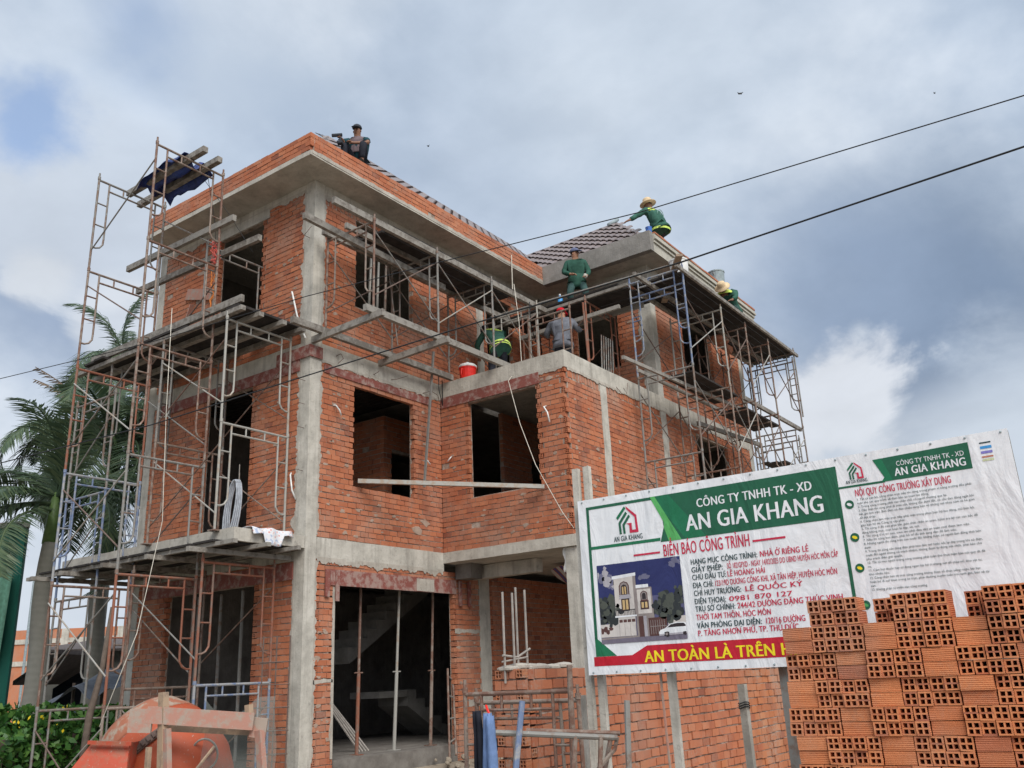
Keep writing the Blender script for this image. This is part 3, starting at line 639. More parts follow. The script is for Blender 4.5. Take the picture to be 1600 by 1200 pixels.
lb = MB(); lb.box((-0.014, 1.2, 9.79), (0.1, 2.9, 9.97)); lb.build('lintel', 'concrete', house)
lb = MB(); lb.box((-0.5, -0.045, 3.05), (-0.02, -0.02, 3.3)); 
# mortar smears
sm = MB()
rough_edges(sm, O_, UX, NY, 0.21, 0.235, 3.9, 10.0, 0.075, 'hi'); rough_edges(sm, O_, UX, NY, 0.21, 0.235, Z0, 3.5, 0.07, 'hi')
rough_edges(sm, O_, UY, NX, -0.24, -0.21, 3.9, 10.0, 0.11, 'lo'); rough_edges(sm, O_, UY, NX, -0.24, -0.21, 0, 3.5, 0.05, 'lo')
rough_edges(sm, O_, UX, NY, 0.24, 3.25, 3.5, 3.56, 0.10, 'lo', False, 0.014); rough_edges(sm, O_, UX, NY, 0.24, 3.25, 6.77, 6.81, 0.07, 'lo', False, 0.014)
rough_edges(sm, O_, UX, NY, 0.24, 6.8, 9.87, 9.92, 0.08, 'lo', False, 0.010); rough_edges(sm, (XW,0,0), UY, NX, 0.05, 2.8, 6.77, 6.81, 0.06, 'lo', False, 0.014)
rough_edges(sm, (0,YW,0), UX, NY, 3.35, 11.7, 6.77, 6.81, 0.05, 'lo', False, 0.014); rough_edges(sm, (X3,0,0), UY, NX, 0.05, 2.55, 9.77, 9.82, 0.10, 'lo', False, 0.012)
rough_edges(sm, O_, UY, NX, -4.3, -0.24, 9.95, 10.0, 0.09, 'lo', False, 0.012); rough_edges(sm, (0,-0.56,0), UX, NY, -0.6, 6.28, 10.13, 10.19, 0.03, 'hi', False, 0.008)
rough_edges(sm, O_, UX, NY, 0.595, 0.64, 0.62, 3.12, 0.035, 'lo'); rough_edges(sm, O_, UX, NY, 3.9, 4.3, 1.2, 1.3, 0.03, 'both', False)
rough_edges(sm, O_, UX, NY, 0.23, 0.62, 1.70, 1.74, 0.03, 'both', False); rough_edges(sm, O_, UX, NY, 3.56, 4.28, 2.47, 2.52, 0.03, 'both', False)
rough_edges(sm, (X3,0,0), UY, NX, 2.57, 2.62, Z2, 9.8, 0.06, 'lo'); rough_edges(sm, O_, UX, NY, 4.50, 4.56, Z2, 9.8, 0.05, 'lo')
pm = MB()
for O2, u2, n2, s0_, s1_, z0_, z1_, k_ in ((O_,UX,NY,.3,.95,3.95,6.7,16),(O_,UX,NY,1.0,3.2,3.95,4.7,16),(O_,UX,NY,2.55,3.2,4.7,6.7,10),((XW,0,0),UY,NX,.1,.62,4,6.6,8),((XW,0,0),UY,NX,.7,2.2,3.95,4.7,12),((XW,0,0),UY,NX,2.25,2.8,4,6.7,14),((0,YW,0),UX,NY,3.4,4.4,4.2,6.6,16),((0,YW,0),UX,NY,4.8,6.9,4.8,6.6,16),(O_,UY,NX,-1.35,-.28,7.3,9.8,18),(O_,UY,NX,-4.2,-2.7,7.3,9.8,14),(O_,UY,NX,-1.4,-.28,4,6.6,14),(O_,UX,NY,.3,.95,7.2,9.7,12),(O_,UX,NY,1.0,4.4,7.15,7.95,14),(O_,UX,NY,2.6,4.4,8,9.7,10),(O_,UX,NY,.26,.6,.7,3.0,12),(O_,UX,NY,3.56,4.25,.8,3.0,14)):
    for _ in range(k_): patch(pm, O2, u2, n2, R_.uniform(s0_+.06, s1_-.06), R_.uniform(z0_, z1_), R_.uniform(.018, .05)*R_.uniform(.7, 1.3), .0055)
for O2, u2, n2, s_, z_, r_ in [(O_,UX,NY,.55,6.1,.05),(O_,UX,NY,.75,5.9,.035),(O_,UX,NY,.42,5.25,.06),(O_,UX,NY,2.8,4.35,.12),(O_,UX,NY,2.6,4.2,.14),(O_,UX,NY,.45,4.4,.04),(O_,UX,NY,.85,5.1,.05),(O_,UX,NY,.5,8.9,.05),
        ((0,YW,0),UX,NY,3.6,5.5,.05),((0,YW,0),UX,NY,3.5,5.9,.05),((0,YW,0),UX,NY,4.1,6.0,.05),((0,YW,0),UX,NY,5.4,6.2,.07),((0,YW,0),UX,NY,5.7,5.0,.07),((XW,0,0),UY,NX,2.7,5.9,.06),((XW,0,0),UY,NX,2.6,5.6,.06),((XW,0,0),UY,NX,.3,5.4,.05),((XW,0,0),UY,NX,2.5,6.65,.08),
        (O_,UY,NX,-.6,8.75,.07),(O_,UY,NX,-.75,8.7,.06),(O_,UY,NX,-.95,8.6,.05),(O_,UY,NX,-.5,7.9,.07),(O_,UY,NX,-.8,7.8,.07),(O_,UY,NX,-1.0,7.75,.05),(O_,UY,NX,-.6,5.5,.06),(O_,UY,NX,-.8,5.45,.06),(O_,UY,NX,-1.0,5.4,.05),(O_,UY,NX,-.5,4.75,.06),(O_,UY,NX,-.7,4.7,.06),(O_,UY,NX,-.9,4.65,.06),(O_,UY,NX,-3.2,9.3,.1),(O_,UY,NX,-3.0,7.4,.08),
        (O_,UX,NY,.3,2.05,.08),(O_,UX,NY,.3,1.1,.06),(O_,UX,NY,.55,.9,.06),(O_,UX,NY,3.65,2.2,.05),(O_,UX,NY,3.7,1.6,.05),((X3,0,0),UY,NX,2.3,8.9,.06),((X3,0,0),UY,NX,2.4,7.6,.05)]:
    patch(pm, O2, u2, n2, s_, z_, r_*.8, .006)
sm.build('mortar_smear', 'smear', house, kind='stuff'); pm.build('mortar_patch', 'mortar_dusty', house, kind='stuff')
# stair seen through the big door, steps rising towards the right rear
def flight(x0, z0, n, dx, dz, y0, y1):
    pts = [(x0, z0)]
    for k in range(n): pts += [(x0+dx*k, z0+dz*(k+1)), (x0+dx*(k+1), z0+dz*(k+1))]
    pts += [(x0+dx*n, z0+dz*n-.30), (x0+dx*.2, z0-.12)]
    MB().prism([Vector((x, y0, z)) for x, z in pts], (0, y1-y0, 0)).build('stair_flight', 'render_grey_shaded', house)  # dim grey puts the room's darkness into the stair colour
flight(3.05, 2.15, 9, .26, .175, 2.2, 3.0); flight(6.0, .62, 5, -.26, .178, 2.2, 3.0)
MB().box((3.9, 2.2, 1.38), (4.72, 3.0, 1.50)).build('stair_landing', 'render_grey_shaded', house)
# bits of conduit and wire ends sticking out of the walls
def conduit(pts, r=0.012, mat='white_plastic', name='conduit'): MB().tube(pts, r, 6).build(name, mat, house, smooth=True)
conduit([(.52,.02,6.08),(.53,-.06,6.06),(.58,-.09,5.98),(.62,-.09,5.90)], 0.014); conduit([(2.78,.02,5.5),(2.80,-.07,5.5),(2.85,-.09,5.43)])
conduit([(XW,-.25,5.62),(XW-.06,-.28,5.6),(XW-.09,-.22,5.52)]); conduit([(XW,-2.42,6.15),(XW-.08,-2.42,6.12),(XW-.10,-2.5,6.0),(XW-.09,-2.53,5.82)], 0.014)
conduit([(-.02,.5,8.1),(-.08,.42,8.05),(-.06,.30,7.6),(-.05,.2,7.35),(-.1,.02,7.1)], 0.016); conduit([(-.02,.35,4.9),(-.08,.3,4.85),(-.08,.25,4.6),(-.02,.22,4.45)], 0.013)
for q in ([(.55,-.01,6.95),(.58,-.1,6.98),(.62,-.12,6.9),(.50,-.12,6.78)], [(1.9,-.01,6.86),(1.95,-.1,6.86),(2.2,-.14,6.98)], [(1.45,-.01,6.84),(1.5,-.1,6.9)], [(2.75,-.01,6.8),(2.9,-.1,6.86),(3.1,-.09,6.82),(3.15,-.08,6.72)],
          [(5.4,YW-.01,6.9),(5.38,YW-.08,6.75),(5.42,YW-.1,6.98)], [(5.1,YW-.01,6.85),(5.2,YW-.08,6.7)], [(-.01,.1,9.0),(-.2,.02,8.95),(-.15,-.1,9.1)]):
    conduit(q, 0.006, 'rebar', 'bent_rebar')
for z in (4.9, 5.6, 6.0, 6.4): conduit([(-.005, .1, z), (-.14, .12, z+.01)], 0.005, 'rebar', 'bent_rebar')
# ---- roofs
EV = 10.40
def roof_plane(name, pts, mat='roof_under'):
    b = MB(); b.prism([Vector(p) for p in pts], (0, 0, -0.06)); return b.build(name, mat, house)
RZ, RY = 13.05, 2.27
pk, wz = 9.3, 12.65
roof_plane('roof', [(-.45,-.45,EV),(6.9,-.45,EV),(9.3,RY,RZ),(2.27,RY,RZ)]); roof_plane('roof', [(-.45,4.4,EV),(-.45,-.45,EV),(2.27,RY,RZ)])
roof_plane('roof', [(11.9,4.4,EV),(-.45,4.4,EV),(2.27,RY,RZ),(9.3,RY,RZ)]); roof_plane('roof', [(11.9,-.45,EV),(11.9,4.4,EV),(9.3,RY,RZ)])
roof_plane('roof', [(6.45,-3.15,EV),(pk,-1.0,wz),(pk,1.86,wz),(6.45,-0.45,EV)][::-1]); roof_plane('roof', [(6.45,-3.15,EV),(11.95,-3.15,EV),(pk,-1.0,wz)])
roof_plane('roof', [(11.95,-3.15,EV),(11.95,-.45,EV),(pk,1.86,wz),(pk,-1.0,wz)])
def tile_mesh():
    xs = [(0,.012),(.05,.0),(.10,.002),(.15,.016),(.19,.045),(.235,.060),(.28,.045),(.312,.010)]; b = MB(); L = .40; n = len(xs)
    vs = [(x, y, z+lift+t) for t in (0, -.012) for y, lift in ((0,.052),(L,0.004)) for x, z in xs]
    fs = [(i, i+1, n+i+1, n+i) for i in range(n-1)] + [(i+1, i, 2*n+i, 2*n+i+1) for i in range(n-1)] + [(2*n+i+1, 2*n+i, 3*n+i, 3*n+i+1) for i in range(n-1)]
    return b.add(vs, fs).mesh('roof_tile')
TILE = tile_mesh()
def lay_tiles(O, u, up, n, width, length, keep):
    O, u, up, n = Vector(O), Vector(u).normalized(), Vector(up).normalized(), Vector(n).normalized(); res = []
    for r in range(int(length/.335)+1):
        for c in range(int(width/.30)+1):
            p = O + u*(c*.30) + up*(r*.335) + n*(.012+R_.uniform(0,.004)); ctr = p+u*.15+up*.2
            if not keep(ctr): continue
            M = Matrix((u, up, n)).transposed().to_4x4(); M.translation = p
            res.append((TILE, M @ Matrix.Rotation(R_.uniform(-.01,.01), 4, 'Z')))
    return res
upw = Vector((pk-6.45, 0, wz-EV)).normalized(); nw = upw.cross(Vector((0,1,0))); nw = nw if nw.z > 0 else -nw
k1 = (pk-6.45)/2.15
def keep_w(p): return p.x < pk+0.05 and (p.y > -3.15+(p.x-6.45)/k1+0.05) and (p.y < -0.45+(p.x-6.45)*(1.86+.45)/(pk-6.45)+0.1)
wt = lay_tiles((6.42, 1.95, EV), (0,-1,0), upw, nw, 5.2, 3.8, keep_w)
for me, M in wt[:300]: place('roof_tile', me, 'roof_tile', house, M)
upm = Vector((0, RY+.45, RZ-EV)).normalized(); nm = Vector((1,0,0)).cross(upm)
def keep_m(p): return p.x-(-.45) > (p.y+.45)-0.05 and p.y < RY+.05 and (p.x < 6.6+(p.y+.45)*1.15)
mt_ = lay_tiles((-.45, -.47, EV), (1,0,0), upm, nm, 9.8, 4.0, keep_m)
mt_ = [(q, M @ Matrix.Diagonal((1, 1, .6, 1))) for q, M in mt_]
join(mt_, 'roof_tiles', 'roof_tile', house)
rc = MB()
def ridge(a, b_, r=.085):
    a, b_ = Vector(a), Vector(b_); n = max(2, int((b_-a).length/.38))
    for i in range(n): rc.tube([a.lerp(b_, i/n), a.lerp(b_, (i+1.12)/n)], [r, r*.86], 8)
ridge((pk,-1.0,wz+.05), (pk,1.86,wz+.05), .07); ridge((6.5,-3.1,EV+.1), (pk,-1.0,wz+.06), .06); ridge((2.27,RY,RZ+.05), (9.3,RY,RZ+.05), .06); ridge((-.4,-.4,EV+.08), (2.27,RY,RZ+.05), .06)
rc.build('ridge_tiles', 'roof_tile', house, smooth=True, kind='stuff')
MB().tube([(pk-.25,-.9,wz-.02),(pk+.05,-1.02,wz+.22)], .05, 8).build('vent_pipe', 'label_grey', house, smooth=True)
# a dark ceiling of ribbed shuttering over the middle floor
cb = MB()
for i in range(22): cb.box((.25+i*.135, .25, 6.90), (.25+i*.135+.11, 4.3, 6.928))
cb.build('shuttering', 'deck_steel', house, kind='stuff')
# tail lines under the balcony: shuttering boards and joists
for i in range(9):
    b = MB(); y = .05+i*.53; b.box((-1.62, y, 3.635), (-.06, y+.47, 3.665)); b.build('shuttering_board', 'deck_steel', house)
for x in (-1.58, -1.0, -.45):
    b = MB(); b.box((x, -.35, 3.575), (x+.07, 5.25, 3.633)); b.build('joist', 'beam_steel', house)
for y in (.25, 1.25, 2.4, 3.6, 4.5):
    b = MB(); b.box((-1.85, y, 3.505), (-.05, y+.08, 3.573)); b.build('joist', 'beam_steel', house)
finish_bricks(set(walls), 300, 'brick', lambda x, y, p: (x > 905 and y > 770-0.16*(x-905)) or (x > 690 and y > 880) or p.x > 6.8 or (p.y > 0.1 and p.x > 0.05 and p.z < 3.4) or (x < 430 and y > 820))

# ------------------------------------------------------------------ scaffolding
TUBE = MB().tube([(0,0,0),(0,0,1)], 0.015, 6).mesh('cross_brace')
FR = {}
def frame_meshes(w, h):
    if (w, h) in FR: return FR[(w, h)]
    b = MB(); r = .0195; iw = .19
    b.tube([(0,0,0),(0,0,h+.02)], r, 8); b.tube([(w,0,0),(w,0,h+.02)], r, 8); b.tube([(0,0,h-.03),(w,0,h-.03)], r, 8)
    for x in (0, w): b.tube([(x,0,h+.02),(x,0,h+.10)], .015, 6); b.tube([(x,0,h-.02),(x,0,h+.03)], .026, 8)
    fr = b.mesh('scaffold_frame')
    b = MB(); b.tube([(iw,0,h-.17),(w-iw,0,h-.17)], .0155, 6)
    for x in (w*.36, w*.64): b.tube([(x,0,h-.03),(x,0,h-.17)], .013, 6)
    rail = b.mesh('lower_rail'); lad = []
    for s in (0, 1):
        X = (lambda x: x) if s == 0 else (lambda x: w-x); b = MB()
        z0 = h-1.28
        b.tube([(X(iw),0,h-.04),(X(iw),0,z0+.20),(X(iw*.97),0,z0+.10),(X(iw*.72),0,z0+.03),(X(iw*.35),0,z0),(X(0),0,z0)], .0155, 6)
        for z in (h-.46, h-.86): b.tube([(X(0),0,z),(X(iw),0,z)], .0125, 6)
        lad.append(b.mesh('side_ladder'))
    FR[(w, h)] = (fr, rail, lad); return FR[(w, h)]
def add_frame(tower, o, d, mat, w=1.25, h=1.7, tilt=0.0, mat2=None):
    fr, rail, lad = frame_meshes(w, h); dx = Vector({'x': (1,0,0), 'y': (0,1,0), '-y': (0,-1,0)}[d] if isinstance(d, str) else d).normalized()
    z = Vector((0, 0, 1)); M = Matrix((dx, z.cross(dx), z)).transposed().to_4x4(); M.translation = Vector(o)
    M = M @ Matrix.Rotation(tilt + R_.uniform(-.006, .006), 4, 'X')
    f = place('scaffold_frame', fr, mat, tower, M, link_obj=True)
    for nme, me in (('lower_rail', rail), ('side_ladder', lad[0]), ('side_ladder', lad[1])):
        c = bpy.data.objects.new(nme, me); COL.objects.link(c); c.parent = f
        if not me.materials: me.materials.append(None)
        c.material_slots[0].link = 'OBJECT'; c.material_slots[0].material = MATS[mat2 or mat]; WO[c] = M.translation
    return f
def rod(parent, p, q, mat='steel_grey', name='cross_brace', r=0.0115):
    p, q = Vector(p), Vector(q); d = q-p; M = d.to_track_quat('Z', 'Y').to_matrix().to_4x4() @ Matrix.Diagonal((r/.015, r/.015, d.length, 1)); M.translation = p
    return place(name, TUBE, mat, parent, M, link_obj=True)
def beam(parent, p, q, w=.05, h=.10, mat='beam_steel', name='beam'):
    return MB().bar(p, q, w, h).build(name, mat, parent)
def legs(tower, pts, z0, z1, mat='steel_rust'):
    for x, y in pts:
        b = MB(); b.tube([(x,y,z0+.02),(x,y,z1+.1)], .019, 6); b.box((x-.07,y-.07,z0),(x+.07,y+.07,z0+.02)); b.build('base_jack', mat, tower)

LIFT = [1.52, 3.24, 4.91, 6.59, 8.28, 9.98]
TA = thing('scaffold_tower', (-1.87, 1.74, -.2), 'tallest rusty scaffold tower, left of the house, with a blue tarp on its top', 'scaffold')
mats_a = [('steel_grey','steel_rust'), ('steel_rust','steel_orange'), ('steel_blue','steel_grey'), ('steel_orange','steel_rust'), ('steel_rust','steel_rust'), ('steel_grey','steel_rust')]
for k, z in enumerate(LIFT):
    zb = z-1.7
    add_frame(TA, (-2.5, 2.58, zb), 'x', mats_a[k][0]); add_frame(TA, (-2.5, .90, zb), 'x', mats_a[k][1])
    a, c = zb+.35, zb+1.42
    for x in (-2.5, -1.25):
        rod(TA, (x,.9,c if (k+(x>-2)) % 2 else a), (x,2.58,a if (k+(x>-2)) % 2 else c), 'steel_grey' if k % 2 else 'rebar')
    if k < 4: rod(TA, (-2.52,.9,a if k % 2 else c), (-2.52,2.58,c if k % 2 else a), 'steel_pale')
TA2 = thing('scaffold_tower', (-1.9, 4.0, -.2), 'lower grey tube scaffold tower close to the palm trunks, behind the tallest tower', 'scaffold')
for k, z in enumerate(LIFT[:4]):
    add_frame(TA2, (-1.50, 3.15, z-1.75), 'y', ('steel_blue','steel_grey','steel_blue','steel_grey')[k], 1.2)
    rod(TA2, (-1.5, 3.15, z-.4), (-1.5, 4.35, z-1.4), 'steel_grey')
TB = thing('scaffold_tower', (-.72, 1.2, Z1), 'pale grey tube scaffold standing on the balcony slab beside the corner column', 'scaffold')
for k, z in enumerate((5.50, 7.18)):
    add_frame(TB, (-1.37, .38, z-1.7+.02), 'x', 'steel_pale', 1.27, 1.68); add_frame(TB, (-1.37, 2.05, z-1.68), 'x', 'steel_grey' if k else 'steel_rust', 1.27, 1.68)
    for x in (-.1, -1.37): rod(TB, (x,.38,z-.35), (x,2.05,z-1.4), 'steel_rust'); rod(TB, (x,.38,z-1.4), (x,2.05,z-.35), 'steel_pale' if x < -1 else 'steel_rust')
add_frame(TB, (-1.30, 3.7, 5.50), 'x', 'steel_grey', 1.2, 1.68); add_frame(TB, (-1.16, 1.35, 7.36), 'x', 'steel_grey', 1.27, 1.5)
legs(TB, [(-1.37,.38),(-.1,.38),(-1.37,2.05),(-.1,2.05)], Z1-.02, Z1-.02)
TB0 = thing('scaffold_tower', (-.9, 1.2, -.2), 'orange painted tube scaffold under the balcony slab, in front of the left doorway', 'scaffold')
for k, z in enumerate((1.80, 3.46)):
    add_frame(TB0, (-1.52, .40, z-1.7), 'x', ('steel_blue','steel_orange')[k], 1.27, 1.66); add_frame(TB0, (-1.52, 2.1, z-1.7), 'x', ('steel_rust','steel_rust')[k], 1.27, 1.66)
    rod(TB0, (-1.52,.4,z-1.4), (-1.52,2.1,z-.35), 'steel_grey'); rod(TB0, (-.25,.4,z-.35), (-.25,2.1,z-1.4), 'steel_rust')
# beams, deck and tarp of the left side
def deck(name, label, x0, x1, y0, y1, z, along, n, mat='deck_steel', gap=.022, group=None, sag=0.0):
    t = thing(name, ((x0+x1)/2, (y0+y1)/2, z), label, 'scaffold deck', group)
    for i in range(n):
        b = MB(); dz = R_.uniform(-.006, .012)
        if along == 'y': w = (x1-x0)/n; b.box((x0+i*w, y0+R_.uniform(-.1,.08), z+dz), (x0+(i+1)*w-gap, y1+R_.uniform(-.1,.1), z+.04+dz))
        else: w = (y1-y0)/n; b.box((x0+R_.uniform(-.1,.1), y0+i*w, z+dz), (x1+R_.uniform(-.1,.1), y0+(i+1)*w-gap, z+.04+dz))
        b.build('plank', mat, t)
    return t
d1 = deck('plank_deck', 'long dark plank deck at second floor level left of the corner column', -1.36, -.06, .14, 4.75, 7.31, 'x', 14)
for x in (-1.33, -.98, -.52, -.12): beam(d1, (x, .05, 7.262), (x, 4.8, 7.262), .09, .075)
beam(d1, (-1.30,.12,7.45), (-1.30,4.4,7.45), .06, .12)
def loose_beam(p, q, label, w=.06, h=.10, mat='beam_steel', name='steel_beam', cat='beam'):
    o = MB().bar(p, q, w, h).build(name, mat); return tag(o, label, cat)
loose_beam((-1.25,.52,9.02), (-1.25,3.6,9.06), 'grey box beam laid across the left tower just under the roof slab', .07, .11)
loose_beam((-.85,.35,8.76), (-.85,3.9,8.84), 'grey box beam reaching into the top left window opening', .07, .11)
TT = loose_beam((-1.86,.55,10.03), (-1.86,2.75,10.03), 'grey box beam on the top of the tallest tower, outer one under the blue tarp', .09, .10)
loose_beam((-1.53,.62,10.03), (-1.53,2.95,10.03), 'grey box beam on the top of the tallest tower, inner one under the blue tarp', .09, .10)
def drape(name, fn, mat, label, cat, nu=16, nv=12, t=.006):
    b = MB(); b.grid(fn, nu, nv); o = b.build(name, mat, smooth=True); sm_ = o.modifiers.new('thickness', 'SOLIDIFY'); sm_.thickness = t; return tag(o, label, cat)
def tarpf(u, v):
    x = -2.04+.66*u; y = 1.0+1.2*v; z = 10.10 + .06*math.sin(9*u+4*v)*.6 + .10*noise.noise((u*3, v*4, 2))
    if 0.30 < u < .66: z -= .16*math.sin((u-.30)/.36*math.pi)
    if u > .80: z -= (u-.80)*.9
    if u < .10: z -= (.10-u)*1.2
    if v > .8: z += (v-.8)*.5 - (v-.8)**2*6
    return (x, y, z)
drape('tarpaulin', tarpf, 'tarp_blue', 'crumpled dark blue tarpaulin thrown over the beams on the tallest tower', 'tarpaulin')
def clothf(u, v):
    x = -1.05+.75*u; y = .20-.46*min(v, .55); z = 3.885+.012*math.sin(11*u+5*v)
    if v > .55: z -= (v-.55)*(.55 if .25 < u < .75 else .22) ; y = .20-.46*.55-.10*(v-.55)
    return (x, y-.02*math.sin(u*17), z)
drape('printed_cloth', clothf, 'cloth_print', 'white red and blue printed cloth hanging over the balcony slab edge', 'cloth')

# bracket scaffold along the front wall of the top floor
TM = thing('scaffold_tower', (2.4, -.75, 7.1), 'bracket scaffold with plank deck hung along the front wall of the top floor', 'scaffold')
for i, x in enumerate((.13, 1.72, 3.32, 4.85)):
    add_frame(TM, (x, -.20, 7.30), '-y', ('steel_rust','steel_grey','steel_grey','steel_pale')[i], 1.10, 1.62)
for i, (x0, x1) in enumerate(((.13,1.72),(1.72,3.32),(3.32,4.85))):
    for y in (-1.30, -.20): rod(TM, (x0,y,8.72), (x1,y,7.55), 'steel_grey'); rod(TM, (x0,y,7.55), (x1,y,8.72), 'steel_pale' if y < -1 and i == 1 else 'rebar')
beam(TM, (-.62,-.24,7.20), (3.35,-.24,7.20), .08, .11); beam(TM, (-.12,-1.36,7.25), (4.6,-1.36,7.25), .08, .11)
for x in (.03, 1.60): beam(TM, (x, .0, 7.09), (x, -1.62, 7.14), .07, .11)
beam(TM, (-.72,-1.24,8.93), (5.9,-1.24,8.93), .07, .11); beam(TM, (-.05,-.28,8.98), (5.6,-.28,8.98), .07, .11); beam(TM, (.05,-.72,8.98), (2.2,-.72,8.98), .06, .10)
beam(TM, (-1.05,-.95,8.62), (2.5,-.80,8.64), .07, .11)
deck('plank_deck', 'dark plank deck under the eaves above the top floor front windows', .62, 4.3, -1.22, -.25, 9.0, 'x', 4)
loose_beam((2.91,-.16,7.64), (2.55,-.2,4.95), 'thin square tube leaning down the front wall beside the middle window', .035, .035, 'steel_grey', 'steel_tube', 'tube')
loose_beam((1.05,-.06,4.86), (3.22,-2.32,4.72), 'long white square tube spanning both middle floor window sills across the corner', .07, .07, 'steel_pale', 'steel_tube', 'tube')
rod(TM, (1.55,-.5,7.3), (1.45,-.35,8.95), 'steel_grey', 'prop')
for i in range(3): rod(TM, (1.62+.22*i,.34,7.1), (1.70+.2*i,.30,9.75), 'steel_pale' if i < 2 else 'steel_rust', 'leaning_tube', .025)
for q, nm in ((((-.03,3.55,8.95),(-.03,2.75,8.72)), 0), (((-.03,3.35,8.68),(-.03,3.9,7.4)), 1)):
    o = MB().bar(q[0], q[1], .03, .22 if nm == 0 else .10, (0,0,1) if nm == 0 else (1,0,0)).build('loose_board', 'board_pink'); tag(o, ['short pink stained board against the wall left of the top left window', 'narrow slanting board below the pink board left of the top left window'][nm], 'board')
# terrace scaffold below the set-back wall
TT2 = thing('scaffold_tower', (5.9, -1.4, Z2), 'orange tube scaffold standing on the roof terrace in front of the set-back top floor', 'scaffold')
for i, y in enumerate((-.70, -2.25)):
    add_frame(TT2, (5.2, y, Z2), 'x', ('steel_orange','steel_orange')[i], 1.2, 1.78); 
add_frame(TT2, (4.75, -1.15, Z2), '-y', 'steel_rust', 1.0, 1.5)
for x in (5.2, 6.4): rod(TT2, (x,-.7,8.5), (x,-2.25,7.4), 'steel_rust'); rod(TT2, (x,-.7,7.4), (x,-2.25,8.5), 'steel_rust')
for i in range(6): rod(TT2, (5.35+.09*i, -2.42, Z2), (5.5+.09*i, -2.40, 8.15), 'steel_grey', 'leaning_tube', .013)
rod(TT2, (5.1,-2.30,Z2), (5.06,-2.28,8.75), 'steel_orange', 'leaning_tube', .02)
beam(TT2, (5.22,.05,8.88), (5.30,-3.2,8.96), .05, .06); beam(TT2, (5.2,-.6,8.45), (5.25,-3.0,8.52), .06, .08); beam(TT2, (6.3,.0,8.9), (6.3,-3.0,8.9), .07, .11)
d2 = deck('plank_deck', 'dark plank deck over the roof terrace where the man in the blue cap stands', 5.28, 6.55, -3.05, -.05, 9.0, 'y', 5)
rod(TT2, (5.15,.1,9.13), (5.25,-4.1,9.05), 'steel_pale', 'guard_tube', .016)
# right scaffold along the wing
TR = thing('scaffold_tower', (8.8, -3.6, -.2), 'grey tube scaffold six lifts high along the right side of the wing', 'scaffold')
LR = [2.05, 3.75, 5.46, 7.14, 8.86]; XS = [5.72, 7.50, 8.85, 10.25, 11.95]
pal = ['steel_grey', 'steel_pale', 'steel_rust', 'steel_grey', 'steel_grey']
for i, x in enumerate(XS):
    for k, z in enumerate(LR):
        add_frame(TR, (x, -3.02, z-1.7), '-y', 'steel_blue' if (i == 0 and k == 4) else ('steel_rust' if (i, k) in ((1,3),(1,2),(2,4),(3,4),(3,3)) else pal[i] if (i+k) % 3 else 'steel_grey'), 1.17)
        if i < 4:
            x1 = XS[i+1]
            for y in (-3.02, -4.19): rod(TR, (x,y,z-.3), (x1,y,z-1.4), 'steel_grey' if k % 2 else 'rebar'); rod(TR, (x,y,z-1.4), (x1,y,z-.3), 'steel_pale' if y < -4 and (i+k) % 2 == 0 else 'rebar')
legs(TR, [(x, y) for x in XS for y in (-3.02, -4.19)], -.2, .35)
add_frame(TR, (5.66, -3.05, 7.45), '-y', 'steel_blue', 1.17, 1.7)
add_frame(TR, (11.98, -3.06, 7.4), '-y', 'steel_grey', 1.17, 1.7); add_frame(TR, (12.9, -2.6, 3.7), '-y', 'steel_grey', 1.17, 1.7); add_frame(TR, (12.9, -2.6, 5.4), '-y', 'steel_grey', 1.17, 1.7)
beam(TR, (5.3,-4.25,9.04), (12.2,-4.25,9.04), .05, .07); beam(TR, (5.0,-3.5,8.98), (12.0,-3.5,8.98), .06, .08); beam(TR, (5.9,-3.1,9.03), (12.1,-3.1,9.03), .06, .08)
beam(TR, (4.05,-3.6,6.98), (10.2,-3.75,7.13), .05, .065); beam(TR, (5.4,-3.2,7.17), (9.3,-3.25,7.17), .05, .065); beam(TR, (8.7,-4.0,7.2), (12.4,-4.0,7.2), .06, .09); beam(TR, (8.2,-3.1,6.7),(11.4,-3.3,6.75), .06, .09)
deck('plank_deck', 'long dark plank deck along the wing just below the cornice', 5.75, 12.35, -4.2, -3.05, 9.10, 'x', 6)
deck('plank_deck', 'short dark plank deck in front of the top right window', 6.3, 8.6, -3.95, -3.3, 7.19, 'x', 3)
deck('plank_deck', 'short dark plank deck at mid height near the right end of the wing', 8.9, 10.9, -3.95, -3.3, 7.0, 'x', 3)
deck('plank_deck', 'short plank deck sticking out beyond the right end of the wing', 11.6, 13.2, -3.75, -3.2, 6.3, 'x', 3)
loose_beam((5.3,-4.35,9.22), (6.9,-3.2,9.1), 'short pale plank laid askew at the front corner of the wing deck', .13, .05, 'wood_raw', 'loose_plank', 'plank')
def sack(c, s, label, mat='cement_coat'):
    b = MB(); b.ball(c, 1.0, s, 12, 8)
    b.v = [tuple(Vector(p)+noise.noise_vector(Vector(p)*6)*.025) for p in b.v]; return tag(b.build('sack', mat, smooth=True), label, 'sack')
sack((9.0,-3.5,8.74), (.30,.2,.10), 'pale dusty sack tucked under the deck of the right scaffold', 'cement_coat')
for i in range(3):
    b = MB(); b.bar((9.3+.05*i,-3.5,8.70), (9.7+.05*i,-3.45,8.66+.05*i), .09, .09); tag(b.build('loose_brick', 'brick'), ['lowest loose red brick under the deck of the right scaffold', 'middle loose red brick under the deck of the right scaffold', 'topmost loose red brick under the deck of the right scaffold'][i], 'brick', 'loose bricks under the right deck')

